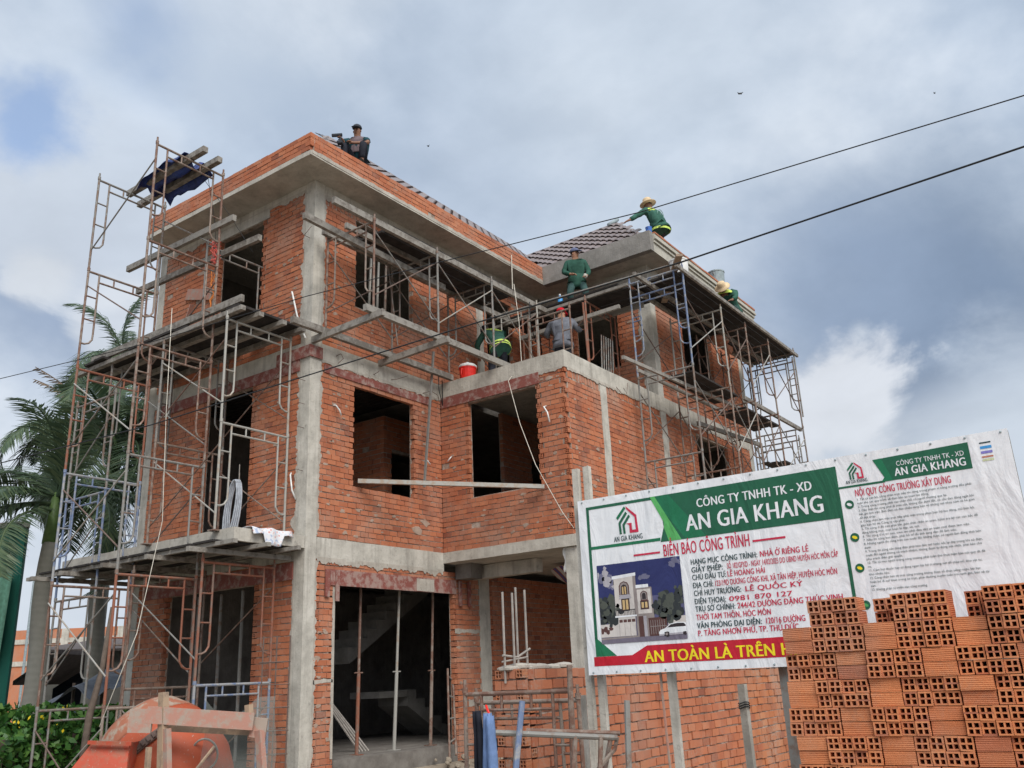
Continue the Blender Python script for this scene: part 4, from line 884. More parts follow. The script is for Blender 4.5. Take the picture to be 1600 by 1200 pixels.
# props and odds in the big doorway
for i, (x0, x1, m1) in enumerate(((1.50,1.44,'steel_orange'),(2.44,2.29,'steel_pale'),(3.33,3.20,'steel_rust'))):
    t = thing('steel_prop', (x1, .3, Z0), ['rusty orange based steel prop, leftmost in the big doorway', 'pale grey steel prop in the middle of the big doorway', 'brown steel prop, rightmost in the big doorway'][i], 'prop', 'props under the doorway lintel')
    MB().tube([(x1,.3,Z0),(x1+(x0-x1)*.46,.3,1.82)], .030, 8).build('outer_tube', m1, t); MB().tube([(x1+(x0-x1)*.46,.3,1.82),(x0,.3,3.36)], .023, 8).build('inner_tube', 'steel_pale' if i == 1 else 'steel_rust', t)
    MB().tube([(x1+(x0-x1)*.46-.09,.3,1.83),(x1+(x0-x1)*.46+.09,.3,1.83)], .012, 6).build('pin_handle', m1, t)
    b = MB(); b.box((x1-.08,.22,Z0),(x1+.08,.38,Z0+.012)); b.build('foot_plate', m1, t)
for i, (y, x) in enumerate(((1.75,.25),(2.45,.35),(3.0,.3))):
    o = MB().tube([(x,y,-.2),(x,y,3.2)], .028, 8).build('steel_prop', 'steel_grey'); tag(o, ['thin grey prop in the left doorway, nearest the corner column', 'thin grey prop in the middle of the left doorway', 'thin grey prop in the left doorway, nearest the palms'][i], 'prop', 'props in the left doorway')
lad = thing('leaning_frame', (3.15, -.1, Z0), 'narrow rusty frame leaning like a ladder against the right side of the big doorway', 'frame')
for a, c in (((3.05,-.25,.35),(3.46,.1,1.85)), ((3.22,-.25,.45),(3.60,.1,1.75))): MB().tube([a, c], .02, 8).build('rail', 'steel_rust', lad)
for f in (.2,.45,.7,.92):
    a = Vector((3.05,-.25,.35)).lerp(Vector((3.46,.1,1.85)), f); c = Vector((3.22,-.25,.45)).lerp(Vector((3.60,.1,1.75)), f); MB().tube([a, c], .014, 6).build('rung', 'steel_grey', lad)
bn = thing('tube_bundle', (1.7, .9, Z0), 'dark tubes leaning together inside the big doorway', 'tubes')
for i in range(4): MB().tube([(1.95+.07*i,.75,Z0),(1.35+.10*i,1.3,1.75-.07*i)], .018, 6).build('tube', 'rebar_pale', bn)
for i, (s_, L_) in enumerate((((3.5,-.6),.5),((3.85,-.9),.7))):
    o = MB().bar((s_[0],s_[1],.52), (s_[0]+L_*.8,s_[1]-.1,.42), .08, .03).build('timber_offcut', 'wood_raw'); tag(o, ['short pale timber offcut on the threshold by the leaning frame', 'longer timber offcut lying beside the right door pier'][i], 'timber')
rb = MB()
for i in range(30): rb.ball((2.6+R_.random()*1.9,-.1-R_.random()*1.0,.30+R_.random()*.12), .03+R_.random()*.05, (1,1,.6), 6, 4, Matrix.Rotation(R_.random()*3,4,'X'))
tag(rb.build('rubble', 'ground_soil'), kind='stuff')
gb = MB(); gb.add([(.2,-.02,.33),(4.6,-.02,.33),(5.2,-2.6,-.19),(-.3,-2.6,-.19)], [(3,2,1,0)]); tag(gb.build('earth_ramp', 'ground_soil'), kind='structure')
# hose coil and rebar on the balcony
hs = thing('hose', (-.4, 1.25, Z1), 'grey hose looped over reinforcing bars in the middle left doorway', 'hose')
for k in range(4): MB().tube([(-.35-.02*k, 1.42-.05*math.cos(a)*(1+k*.2)-.14+.02*k+.14*math.sin(a*.5)*0 - .13*math.sin(a), 4.42+.46*math.cos(a)) for a in [i*math.pi/9+.5 for i in range(19)]], .014, 6).build('loop', 'hose_grey', hs, smooth=True)
for i in range(5): tag(MB().tube([(-.3+.05*i,1.28+.06*i,Z1),(-.32+.06*i,1.27+.07*i,5.15-.12*i)], .007, 5).build('reinforcing_bar', 'rebar_pale'), ['tallest thin bar by the grey hose on the balcony slab', 'second tallest thin bar by the grey hose on the balcony slab', 'middle thin bar by the grey hose on the balcony slab', 'second shortest thin bar by the grey hose on the balcony slab', 'shortest thin bar by the grey hose on the balcony slab'][i], 'rebar', 'bars beside the hose')
def cordset(name, label, cat, mat, base, n, dx, L):
    t = thing(name, base, label, cat)
    for k in range(n):
        p = Vector(base); pts = [p+Vector((R_.uniform(-dx,dx), R_.uniform(-dx,dx)*.6, -L*i/7)) for i in range(8)]; MB().tube(pts, .007, 5).build('strand', mat, t, smooth=True)
cordset('cord_coil', 'tangled pink red cord tied to a scaffold post by the top left window', 'cord', 'red_cord', (-1.27,.95,8.72), 9, .09, .42)
cordset('cord_coil', 'orange cord hanging beside the top left window below the red tangle', 'cord', 'orange_cord', (-1.22,1.02,8.2), 3, .05, .7)
for q, lab in (([(-1.35,1.3,10.0),(-1.1,.9,9.3),(-.8,.6,8.6)], 'thin tie wire running down from the blue tarp'), ([(-1.5,1.0,9.95),(-1.2,1.1,9.1),(-1.0,1.3,8.3)], 'second tie wire slanting down from the blue tarp to the window head')):
    tag(MB().tube(q, .005, 5).build('wire', 'cable'), lab, 'wire')
tag(MB().tube([(-2.1,.75,7.2),(-2.15,.6,5.5),(-2.2,.4,3.9),(-2.5,.3,2.4),(-2.95,.2,1.3)], .005, 5).build('rope', 'rope', smooth=True), 'thin pale rope slanting down from the left deck to the ground', 'rope')
tag(MB().tube([(4.05,-1.32,9.1),(3.9,-1.5,8.2),(3.6,-1.72,7.2),(3.15,-1.72,6.75),(3.12,-1.95,5.9),(3.1,-2.25,5.1),(3.08,-2.75,4.2),(3.0,-3.0,3.9)], .0065, 5).build('rope', 'rope', smooth=True), 'long pale rope hanging from the terrace past the right middle window', 'rope')
tag(MB().tube([(5.04,-.6,10.35),(5.02,-.6,9.37)], .012, 6).build('rope', 'rope'), 'short pale rope hanging from the eaves near the inner corner', 'rope')
for q, lab in (([(4.6,-1.3,8.9),(4.75,-1.2,8.5),(5.05,-1.1,8.2),(5.3,-1.0,8.45)], 'black cable looping from the eaves deck towards the terrace scaffold'), ([(4.9,-1.25,8.6),(4.9,-1.3,8.2),(5.1,-1.2,7.95)], 'black cable hanging below the loop by the terrace scaffold'),
               ([(3.0,-.2,7.2),(2.95,-.25,6.85),(3.1,-.2,6.6),(3.2,-.12,7.15)], 'dark cable loop hanging at the inner corner beam')):
    tag(MB().tube(q, .010, 5).build('cable', 'cable', smooth=True), lab, 'cable')
# buckets
def bucket(loc, r, h, mat, label, lid=None, name='bucket', top=1.12):
    t = thing(name, loc, label, 'bucket'); x, y, z = loc
    MB().lathe([(r*.86,0),(r*.9,.02),(r,h*.92),(r*1.05,h*.92),(r*1.05,h),(r*.97,h),(r*.96,h*.9)], loc, 18).build('body', mat, t, smooth=False)
    if lid:
        MB().lathe([(r*1.10,h+.002),(r*1.12,h+.03),(r*.95,h+.06),(r*.5,h+.075),(.03,h+.08),(.03,h+.12),(.005,h+.125)], loc, 18).build('lid', lid, t)
        MB().tube([(x-r*1.1,y,z+h*.85),(x-r*1.25,y,z+h*.5),(x-r*1.05,y,z+h*.3)], .012, 6).build('handle', mat, t); MB().tube([(x+r*1.0,y-.05,z+h*.75),(x+r*1.25,y-.05,z+h*.5),(x+r*1.0,y-.05,z+h*.3)], .014, 6).build('handle', mat, t)
    else: MB().tube([(x-r*1.04,y,z+h*.85)]+[(x-r*1.1*math.cos(a),y-.02,z+h*.85-r*.9*math.sin(a)) for a in (.5,1.1,1.57,2.1,2.6)]+[(x+r*1.04,y,z+h*.85)], .005, 5).build('handle', 'rebar', t)
    return t
bucket((3.62,-.42,Z2+.02), .165, .32, 'red_plastic', 'red round water cooler jug with white lid on the terrace edge', 'white_plastic', 'water_jug')
bucket((6.15,-3.95,9.15), .19, .38, 'white_plastic', 'white paint bucket on the front corner of the wing deck')
bucket((6.47,-3.22,10.535), .070, .15, 'blue_plastic', 'small blue pot on the front corner of the wing roof')
bucket((10.1,-3.2,10.53), .20, .40, 'label_grey', 'grey tub standing on the cornice above the bending man')
bt = thing('water_bottle', (5.55,-1.45,9.04), 'clear blue water bottle on the terrace deck beside the man in the blue cap', 'bottle')
MB().lathe([(.05,0),(.055,.02),(.055,.19),(.02,.24),(.02,.27)], (5.55,-1.45,9.045), 10).build('body', 'vinyl_cyan', bt, smooth=True); MB().lathe([(.024,.265),(.024,.295)], (5.55,-1.45,9.045), 8).build('cap', 'white_plastic', bt)

# ------------------------------------------------------------------ people
SKINQ = []
def skin(name, pts, edges, radii, mat, parent, M, sub=1, roots=()):
    me = bpy.data.meshes.new(name); me.from_pydata([tuple(p) for p in pts], edges, []); o = bpy.data.objects.new(name, me); COL.objects.link(o)
    s = o.modifiers.new('skin', 'SKIN'); s.use_smooth_shade = True
    for i, d in enumerate(me.skin_vertices[0].data):
        r = radii[i]; d.radius = r if isinstance(r, tuple) else (r, r); d.use_root = (i == 0 or i in roots)
    if sub: o.modifiers.new('sub', 'SUBSURF').levels = sub; o.modifiers[-1].render_levels = sub
    SKINQ.append((o, name, mat, parent, M))
def flush_skin():
    dg = bpy.context.evaluated_depsgraph_get()
    for o, name, mat, parent, M in SKINQ:
        me = bpy.data.meshes.new_from_object(o.evaluated_get(dg)); me.name = name; me.materials.clear()
        if name != 'body':
            for v_ in me.vertices: v_.co += noise.noise_vector(v_.co*15)*.011 + noise.noise_vector(v_.co*34)*.005
        for p in me.polygons: p.use_smooth = True
        bpy.data.objects.remove(o); c = place(name, me, mat, parent, M)
    SKINQ.clear()
STAND = dict(pelvis=(0,0,.92), spine=(0,.01,1.08), chest=(0,.0,1.28), neck=(0,-.005,1.43), head=(0,.02,1.52), crown=(0,.01,1.61),
    shl=(-.185,0,1.37), ell=(-.25,-.02,1.10), wrl=(-.26,.05,.86), hal=(-.26,.08,.78), shr=(.185,0,1.37), elr=(.25,-.02,1.10), wrr=(.26,.05,.86), har=(.26,.08,.78),
    hil=(-.09,0,.88), knl=(-.11,.03,.48), anl=(-.11,-.01,.08), tol=(-.12,.15,.03), hir=(.09,0,.88), knr=(.11,.03,.48), anr=(.11,-.01,.08), tor=(.12,.15,.03))
def person(label, loc, face, pose=None, shirt='shirt_green', trousers='trousers_dark', hat=('cap', 'cap_dark'), skinm='skin', sleeves='long', extra=None, gloves=False, scale=1.0, shorts=False):
    J = {k: Vector(v) for k, v in STAND.items()}
    for k, v in (pose or {}).items(): J[k] = Vector(v)
    t = thing('person', loc, label, 'person')
    M = Matrix.Translation(Vector(loc)) @ Matrix.Rotation(face, 4, 'Z') @ Matrix.Scale(scale, 4)
    order = ['pelvis','spine','chest','neck','head','crown','shl','ell','wrl','hal','shr','elr','wrr','har','hil','knl','anl','tol','hir','knr','anr','tor']
    rad_ = dict(pelvis=(.125,.10), spine=(.12,.09), chest=(.145,.10), neck=.058, head=(.088,.098), crown=(.078,.084), shl=.058, ell=.042, wrl=.028, hal=(.036,.018), hil=.080, knl=.054, anl=.037, tol=(.036,.026))
    for a in list(rad_):
        if a.endswith('l') and a not in ('pelvis',): rad_[a[:-1]+'r'] = rad_[a]
    E = [('pelvis','spine'),('spine','chest'),('chest','neck'),('neck','head'),('head','crown'),('chest','shl'),('shl','ell'),('ell','wrl'),('wrl','hal'),('chest','shr'),('shr','elr'),('elr','wrr'),('wrr','har'),
         ('pelvis','hil'),('hil','knl'),('knl','anl'),('anl','tol'),('pelvis','hir'),('hir','knr'),('knr','anr'),('anr','tor')]
    ix = {k: i for i, k in enumerate(order)}
    pts = [J[k] for k in order]; ed = [(ix[a], ix[b]) for a, b in E]; rr = [rad_[k] for k in order]
    # five unequal, bent fingers on each hand, rooted in the palm
    for s in 'lr':
        w, h, el = J['wr'+s], J['ha'+s], J['el'+s]; d = (h-w).normalized()
        side = d.cross(Vector((0,0,1)));  side = side.normalized() if side.length > .1 else Vector((1,0,0)); nrm = side.cross(d).normalized()
        for i, (off, L) in enumerate(((-.026,.060),(-.009,.074),(.009,.078),(.026,.068),(.040,.05))):
            thumb = i == 4; a = len(pts); root = w.lerp(h, .7 if not thumb else .25)
            b0 = h + side*off if not thumb else w.lerp(h,.6)+side*.042
            dd = d if not thumb else (d+side*.9).normalized()
            pts += [root + side*off*.7, b0 + dd*L*.45, b0 + (dd*.75-nrm*.6).normalized()*L*.45 + dd*L*.45]
            rr += [.0125, .0120, .0095]; ed += [(a, a+1), (a+1, a+2)]
    skin('body', pts, ed, rr, skinm, t, M, roots=set(range(22, len(pts), 3)))
    def cloth(name, keys, edges, grow, mat):
        kk = {k: i for i, k in enumerate(keys)}
        P = [J[k] if isinstance(k, str) else J[k[0]].lerp(J[k[1]], k[2]) for k in keys]
        rs = []
        for k in keys:
            r = rad_[k] if isinstance(k, str) else (rad_[k[0]] if not isinstance(rad_[k[0]], tuple) else .06)
            if not isinstance(k, str) and not isinstance(rad_[k[1]], tuple): r = r*(1-k[2])+rad_[k[1]]*k[2] if not isinstance(r, tuple) else r
            r = r if isinstance(r, tuple) else (r, r); r = {'pelvis': (.085,.065)}.get(k, r) if name in ('trousers', 'shorts') else r; r = {'spine': (.150,.115), 'pelvis': (.160,.125), 'chest': (.165,.118)}.get(k, r) if name == 'shirt' else r; rs.append(tuple(v*grow+.014 for v in r))
        skin(name, P, [(kk[a], kk[b]) for a, b in edges], rs, mat, t, M)
    slv = .88 if sleeves == 'long' else .75
    if sleeves == 'long':
        eL, eR = ('ell','wrl',slv), ('elr','wrr',slv)
        keys = ['spine','pelvis','chest',('chest','neck',.85),'shl','ell',eL,'shr','elr',eR]
        ed2 = [('spine','pelvis'),('spine','chest'),('chest',('chest','neck',.85)),('chest','shl'),('shl','ell'),('ell',eL),('chest','shr'),('shr','elr'),('elr',eR)]
    else:
        eL, eR = ('shl','ell',slv), ('shr','elr',slv)
        keys = ['spine','pelvis','chest',('chest','neck',.85),'shl',eL,'shr',eR]
        ed2 = [('spine','pelvis'),('spine','chest'),('chest',('chest','neck',.85)),('chest','shl'),('shl',eL),('chest','shr'),('shr',eR)]
    cloth('shirt', keys, ed2, 1.20, shirt)
    if sleeves == 'long':
        ua = (J['spine']-J['pelvis']).normalized(); HMq = ua.to_track_quat('Z', 'Y').to_matrix().to_4x4(); yb = Vector((0,1,0)); yb = (yb-ua*yb.dot(ua)).normalized(); HMq = Matrix((yb.cross(ua), yb, ua)).transposed().to_4x4(); HMq.translation = J['pelvis']
        mm = MB().lathe([(.165,.17),(.188,.06),(.208,-.05),(.218,-.13),(.206,-.128)], (0,0,0), 16, Matrix.Diagonal((1.02,.88,1))).mesh('jacket_hem')
        for v_ in mm.vertices: v_.co += noise.noise_vector(v_.co*14)*.012
        for p_ in mm.polygons: p_.use_smooth = True
        place('jacket_hem', mm, shirt, t, M @ HMq)
    kL, kR = (('hil','knl',.85),('hir','knr',.85)) if shorts else (('knl','anl',.9),('knr','anr',.9))
    if shorts: cloth('shorts', ['pelvis','hil',kL,'hir',kR], [('pelvis','hil'),('hil',kL),('pelvis','hir'),('hir',kR)], 1.12, trousers)
    else: cloth('trousers', ['pelvis','hil','knl',kL,'hir','knr',kR], [('pelvis','hil'),('hil','knl'),('knl',kL),('pelvis','hir'),('hir','knr'),('knr',kR)], 1.18, trousers)
    for s in 'lr':
        a, b2 = J['an'+s], J['to'+s]; MBt = MB().tube([a+Vector((0,0,.0)), a.lerp(b2,.1)+Vector((0,0,-.02)), b2], [.045,.048,.036], 8)
        place('shoe', MBt.mesh('shoe'), 'shoe', t, M)
    # head: nose, ears, eyes, hair, hat follow the axis neck -> crown
    up = (J['crown']-J['neck']).normalized(); fw = Vector(pose.get('look', (0,1,0)) if pose else (0,1,0)); fw = (fw-up*fw.dot(up)).normalized(); rt = fw.cross(up)
    HM = Matrix((rt, fw, up)).transposed().to_4x4(); HM.translation = J['head'].lerp(J['crown'], .35)
    HM = M @ HM
    def hp(name, b, mat, sm_=True):
        me = b.mesh(name)
        if sm_:
            for p in me.polygons: p.use_smooth = True
        place(name, me, mat, t, HM)
    hp('ear', MB().ball((-.078,0,-.02), .025, (.4,.7,1), 6, 5), skinm); hp('ear', MB().ball((.078,0,-.02), .025, (.4,.7,1), 6, 5), skinm)
    hp('nose', MB().ball((0,.092,-.03), .017, (.8,1.2,1.4), 6, 5), skinm); hp('mouth', MB().ball((0,.080,-.075), .018, (1.3,.5,.35), 6, 4), 'skin_dark')
    for x in (-.03,.03): hp('eye', MB().ball((x,.083,.0), .010, (1.2,.6,.8), 6, 4), 'eye_dark')
    b = MB().ball((0,-.014,.035), .090, (.92,1.02,.95), 12, 8); b.v = [(x, y, max(z, -.045) if y < .02 else max(z, .035)) for x, y, z in b.v]; hp('hair', b, 'hair')
    kind, hm = hat
    b = MB()
    if kind == 'cap':
        b.ball((0,-.005,.045), .100, (.98,1.08,.9), 14, 8); b.v = [(x, y, max(z, .035)) for x, y, z in b.v]
        b.prism([(-.075,.075,.04),(-.07,.14,.028),(-.03,.178,.02),(.03,.178,.02),(.07,.14,.028),(.075,.075,.04)], (0,0,.010))
    elif kind == 'straw':
        b.lathe([(.185,.0),(.18,.012),(.11,.045),(.10,.06),(.092,.125),(.06,.15),(.01,.155)], (0,-.01,.0), 18)
    elif kind == 'cone':
        b.lathe([(.225,-.02),(.222,-.01),(.11,.085),(.02,.15),(.004,.155)], (0,-.01,.02), 20)
    hp('hat', b, hm)
    if extra: extra(t, J, M)
    return t
def face_to(dx, dy): return math.atan2(dy, dx)-math.pi/2
def band(name, pts, mat, w=.05, grow=1.0):
    def f(t, J, M):
        place(name, MB().tube([Vector(p) for p in pts], w, 6).mesh(name), mat, t, M)
    return f
def torso_ring(z, rx, ry, cy, mat, name='reflective_band', h=.018, tiltx=0.0):
    def f(t, J, M):
        b = MB(); n = 18; vs = []
        for hh in (-h, h):
            for k in range(n):
                a = 2*math.pi*k/n; y = cy+ry*math.sin(a); vs.append((rx*math.cos(a), y, z+hh+tiltx*math.sin(a)))
        b.add(vs, [(k, (k+1) % n, n+(k+1) % n, n+k) for k in range(n)]); place(name, b.mesh(name), mat, t, M)
    return f
def both(*fs):
    def f(t, J, M):
        for g_ in fs: g_(t, J, M)
    return f
# man sitting on the main roof with a cordless tool
def tool(t, J, M):
    b = MB(); c = J['har']; b.tube([c+Vector((-.04,.02,.05)), c+Vector((.16,.03,.05))], .035, 8); b.tube([c+Vector((.0,.02,.03)), c+Vector((-.01,.02,-.10))], .022, 8); b.box(c+Vector((-.06,-.03,-.15)), c+Vector((.05,.07,-.10)))
    place('cordless_tool', b.mesh('cordless_tool'), 'cap_dark', t, M)
    place('vest', MB().lathe([(.150,-.20),(.165,-.05),(.168,.08),(.13,.16)], J['chest']+Vector((0,0,-.02)), 14, Matrix.Diagonal((1.02,.74,1))).mesh('vest'), 'vest_grey', t, M)
SIT = dict(pelvis=(0,-.05,.16), spine=(0,.0,.32), chest=(0,.04,.50), neck=(0,.06,.65), head=(0,.10,.75), crown=(0,.10,.86), shl=(-.18,.05,.59), ell=(-.26,.22,.40), wrl=(.0,.32,.36), hal=(.07,.36,.37),
    shr=(.18,.05,.59), elr=(.29,.24,.46), wrr=(.20,.38,.40), har=(.24,.44,.42), hil=(-.09,-.02,.14), knl=(-.20,.36,.34), anl=(-.16,.30,-.05), tol=(-.17,.42,-.10), hir=(.09,-.02,.14), knr=(.20,.36,.34), anr=(.16,.30,-.05), tor=(.17,.42,-.10), look=(0.1,1,-.25))
person('man in dark cap and teal shirt sitting on the main roof holding a tool', (1.62, .62, 11.38), face_to(-.85, -.5), SIT, 'shirt_teal', 'trousers_dark', ('cap', 'cap_dark'), 'skin_dark', 'short', tool)
# man in straw hat at the wing roof corner
REACH = dict(pelvis=(0,-.05,.62), spine=(-.02,.02,.76), chest=(-.06,.06,.95), neck=(-.10,.10,1.09), head=(-.12,.13,1.19), crown=(-.12,.13,1.30), shl=(-.24,.08,1.03), ell=(-.46,.16,.86), wrl=(-.68,.22,.70), hal=(-.75,.24,.66),
    shr=(.12,.06,1.05), elr=(.27,.02,.82), wrr=(.26,.14,.62), har=(.24,.20,.56), hil=(-.09,-.04,.58), knl=(-.14,.24,.34), anl=(-.13,-.05,.06), tol=(-.13,.10,.02), hir=(.10,-.04,.58), knr=(.16,.22,.34), anr=(.14,-.08,.06), tor=(.15,.08,.02), look=(-.4,1,-.2))
def yoke(t, J, M):
    b = MB(); n = 14; vs = []
    c = J['neck'].lerp(J['chest'], .35)
    for r, dz in ((.075,.07),(.185,.0),(.20,-.055)):
        for k in range(n):
            a = 2*math.pi*k/n; vs.append(c+Vector((r*1.06*math.cos(a), r*.66*math.sin(a), dz)))
    b.add(vs, [(j*n+k, j*n+(k+1) % n, (j+1)*n+(k+1) % n, (j+1)*n+k) for j in range(2) for k in range(n)]); place('reflective_yoke', b.mesh('reflective_yoke'), 'reflect', t, M)
def backprint(z, y, w=.11, h=.13):
    def f(t, J, M):
        b = MB(); pts = [(w*math.cos(a)*.9, y, z+h*math.sin(a)) for a in [k*math.pi/8 for k in range(17)]]; b.tube(pts, .008, 5)
        b.tube([(-.03,y-.004,z-.08),(0,y-.004,z+.08),(.03,y-.004,z-.08)], .009, 5); place('back_print', b.mesh('back_print'), 'print_pale', t, M)
    return f
person('man in straw hat and green jacket with lime bands reaching to the wing roof tiles', (7.40, -3.02, 10.47), face_to(.25, 1), REACH, 'shirt_green', 'cap_dark', ('straw', 'straw'), 'skin_dark', 'long', both(yoke, torso_ring(.53, .222, .195, -.07, 'reflect', h=.024), backprint(.90, -.10)), shorts=True, scale=1.04)
# man in blue cap standing on the terrace deck
CROUCH = dict(pelvis=(0,-.06,.72), spine=(0,-.02,.87), chest=(0,.0,1.07), neck=(0,.02,1.22), head=(.01,.05,1.32), crown=(.01,.05,1.43), shl=(-.19,.0,1.16), ell=(-.27,.03,.90), wrl=(-.20,.18,.74), hal=(-.17,.24,.72),
    shr=(.19,.0,1.16), elr=(.28,.03,.92), wrr=(.12,.20,.80), har=(.06,.23,.78), hil=(-.10,-.04,.68), knl=(-.16,.18,.38), anl=(-.14,-.02,.07), tol=(-.16,.12,.03), hir=(.10,-.04,.68), knr=(.18,.16,.38), anr=(.15,-.04,.07), tor=(.18,.10,.03), look=(-.85,.7,0))
def glv(t, J, M): place('glove', MB().ball(J['hal'], .05, (1,1,1.2), 8, 6).mesh('glove'), 'glove', t, M); place('collar', MB().tube([J['neck']+Vector((.07*math.cos(a), .06*math.sin(a)-.0, -.02)) for a in [k*.7 for k in range(10)]], .014, 6).mesh('collar'), 'shirt_deep', t, M)
person('man in blue cap and green jacket standing on the terrace deck looking right', (6.02, -1.62, 9.04), face_to(-.83, -.55), CROUCH, 'shirt_deep', 'trousers_teal', ('cap', 'cap_blue'), 'skin', 'long', glv, gloves=True)
# man in red cap, back to us, on the terrace floor
BACK = dict(shl=(-.20,.02,1.37), ell=(-.34,.08,1.16), wrl=(-.30,.30,1.18), hal=(-.28,.37,1.20), shr=(.20,.02,1.37), elr=(.33,.12,1.20), wrr=(.36,.34,1.30), har=(.35,.41,1.33), look=(.5,1,.3))
person('man in red cap and grey shirt seen from behind on the roof terrace', (5.02, -1.78, Z2), face_to(.85, .45), BACK, 'shirt_grey', 'trousers_dark', ('cap', 'cap_red'), 'skin', 'long')
# man bending over by the inner corner of the terrace
BEND = dict(pelvis=(0,-.12,.86), spine=(0,.0,1.0), chest=(-.02,.14,1.17), neck=(-.05,.28,1.29), head=(-.08,.37,1.35), crown=(-.12,.45,1.41), shl=(-.21,.18,1.22), ell=(-.33,.30,1.0), wrl=(-.25,.46,.84), hal=(-.22,.52,.79),
    shr=(.17,.18,1.22), elr=(.26,.32,1.0), wrr=(.16,.46,.84), har=(.13,.52,.80), hil=(-.10,-.10,.82), knl=(-.12,.04,.46), anl=(-.12,-.06,.08), hir=(.10,-.10,.82), knr=(.12,.04,.46), anr=(.12,-.06,.08), look=(-.1,1,-.4))
person('man in green jacket with yellow bands bending at the inner terrace corner', (4.22, -.72, Z2), face_to(.55, .8), BEND, 'shirt_green', 'trousers_dark', ('cap', 'cap_dark'), 'skin_dark', 'long', both(torso_ring(.80, .216, .190, -.17, 'reflect', h=.016, tiltx=-.10), torso_ring(.74, .222, .195, -.19, 'reflect', h=.010, tiltx=-.10), band('reflective_band', [(-.2,.13,1.27),(-.03,.10,1.30),(.16,.13,1.27)], 'reflect', .020)))
# man under the cornice of the wing
BEND2 = dict(BEND, pelvis=(0,-.30,.50), spine=(0,-.16,.62), chest=(0,.04,.74), neck=(0,.20,.79), head=(0,.29,.82), crown=(0,.35,.89), shl=(-.19,.10,.74), ell=(-.27,.24,.56), wrl=(-.20,.38,.46), hal=(-.18,.44,.44), shr=(.19,.10,.74), elr=(.27,.24,.56), wrr=(.20,.38,.46), har=(.18,.44,.44), hil=(-.10,-.28,.46), hir=(.10,-.28,.46), knl=(-.14,.10,.40), knr=(.14,.10,.40))
person('man in straw hat and green jacket bending down on the deck along the wing cornice', (9.30, -3.70, 9.14), face_to(-1, -.10), BEND2, 'shirt_green', 'trousers_teal', ('straw', 'straw'), 'skin_dark', 'long', both(yoke))
flush_skin()

# ------------------------------------------------------------------ the banner
SX, SY0, SZ0, SW, SH = -2.2, -6.27, 1.64, 3.62, 1.55
sign = thing('site_banner', (SX, SY0-SW/2, SZ0), 'large white green and red vinyl notice banner of the building company on grey posts', 'banner')
SP = lambda s, t, d=0.0: Vector((SX-d, SY0-s, SZ0+t))
def sheet(pts, mat, d, name='print'):
    return MB().add([SP(s, t, d) for s, t in pts], [tuple(range(len(pts)))[::-1]]).build(name, mat, sign)
def rect(s0, s1, t0, t1, mat, d, name='print'): return sheet([(s0,t0),(s1,t0),(s1,t1),(s0,t1)], mat, d, name)
def sheet_many(polys, mat, d, name='print'):
    if len(polys) <= 8:
        for i, p in enumerate(polys): sheet(p, mat, d+.00006*i, name)
        return
    b = MB()
    for i, p in enumerate(polys): b.add([SP(s, t, d+.00006*i) for s, t in p], [tuple(range(len(p)))[::-1]])
    return b.build(name, mat, sign, kind='stuff')
b = MB(); b.box((SX, SY0-SW, SZ0), (SX+.012, SY0, SZ0+SH)); b.build('vinyl_sheet', 'vinyl_white', sign)
fr = MB()
for z in (SZ0+.03, SZ0+SH-.03, SZ0+.78): fr.box((SX+.014, SY0-SW+.01, z-.02), (SX+.054, SY0-.01, z+.02))
for y in (SY0-.02, SY0-1.2, SY0-2.4, SY0-SW+.02): fr.box((SX+.014, y-.02, SZ0+.01), (SX+.05, y+.02, SZ0+SH-.01))
fr.build('frame', 'steel_grey', sign)
ey = MB()
for i in range(16):
    for t in (.02, SH-.02): c = SP(.05+i*.235, t, .004); ey.ball(c, .009, (.5,1,1), 6, 4)
ey.build('eyelet', 'label_grey', sign, kind='stuff')
# --- lettering: plain capitals from the built-in face, accents drawn as small strokes
import unicodedata
GL = {}
def glyph(ch):
    if ch in GL: return GL[ch]
    def mesh_of(txt):
        cu = bpy.data.curves.new('t', 'FONT'); cu.body = txt; cu.size = 1.0; cu.resolution_u = 3; o = bpy.data.objects.new('t', cu); me = o.to_mesh()
        v = [(p.co.x, p.co.y) for p in me.vertices]; f = [tuple(p.vertices) for p in me.polygons]; o.to_mesh_clear(); bpy.data.objects.remove(o); bpy.data.curves.remove(cu); return v, f
    ex = lambda v: (min(p[0] for p in v), max(p[0] for p in v))
    v, f = mesh_of(ch) if ch != ' ' else ([], [])
    w0 = ex(mesh_of('HH')[0]); w1 = ex(mesh_of('H'+ch+'H')[0]); adv = (w1[1]-w1[0])-(w0[1]-w0[0])
    GL[ch] = (v, f, adv); return GL[ch]
CAPH = max(p[1] for p in glyph('H')[0])
def stroke(pts, w=.085):
    out_v, out_f = [], []
    for (x0, y0), (x1, y1) in zip(pts[:-1], pts[1:]):
        d = Vector((x1-x0, y1-y0)); L = d.length or 1e-6; n_ = Vector((-d.y, d.x))/L*w/2; k = len(out_v)
        out_v += [(x0+n_.x, y0+n_.y), (x0-n_.x, y0-n_.y), (x1-n_.x, y1-n_.y), (x1+n_.x, y1+n_.y)]; out_f.append((k, k+1, k+2, k+3))
    return out_v, out_f
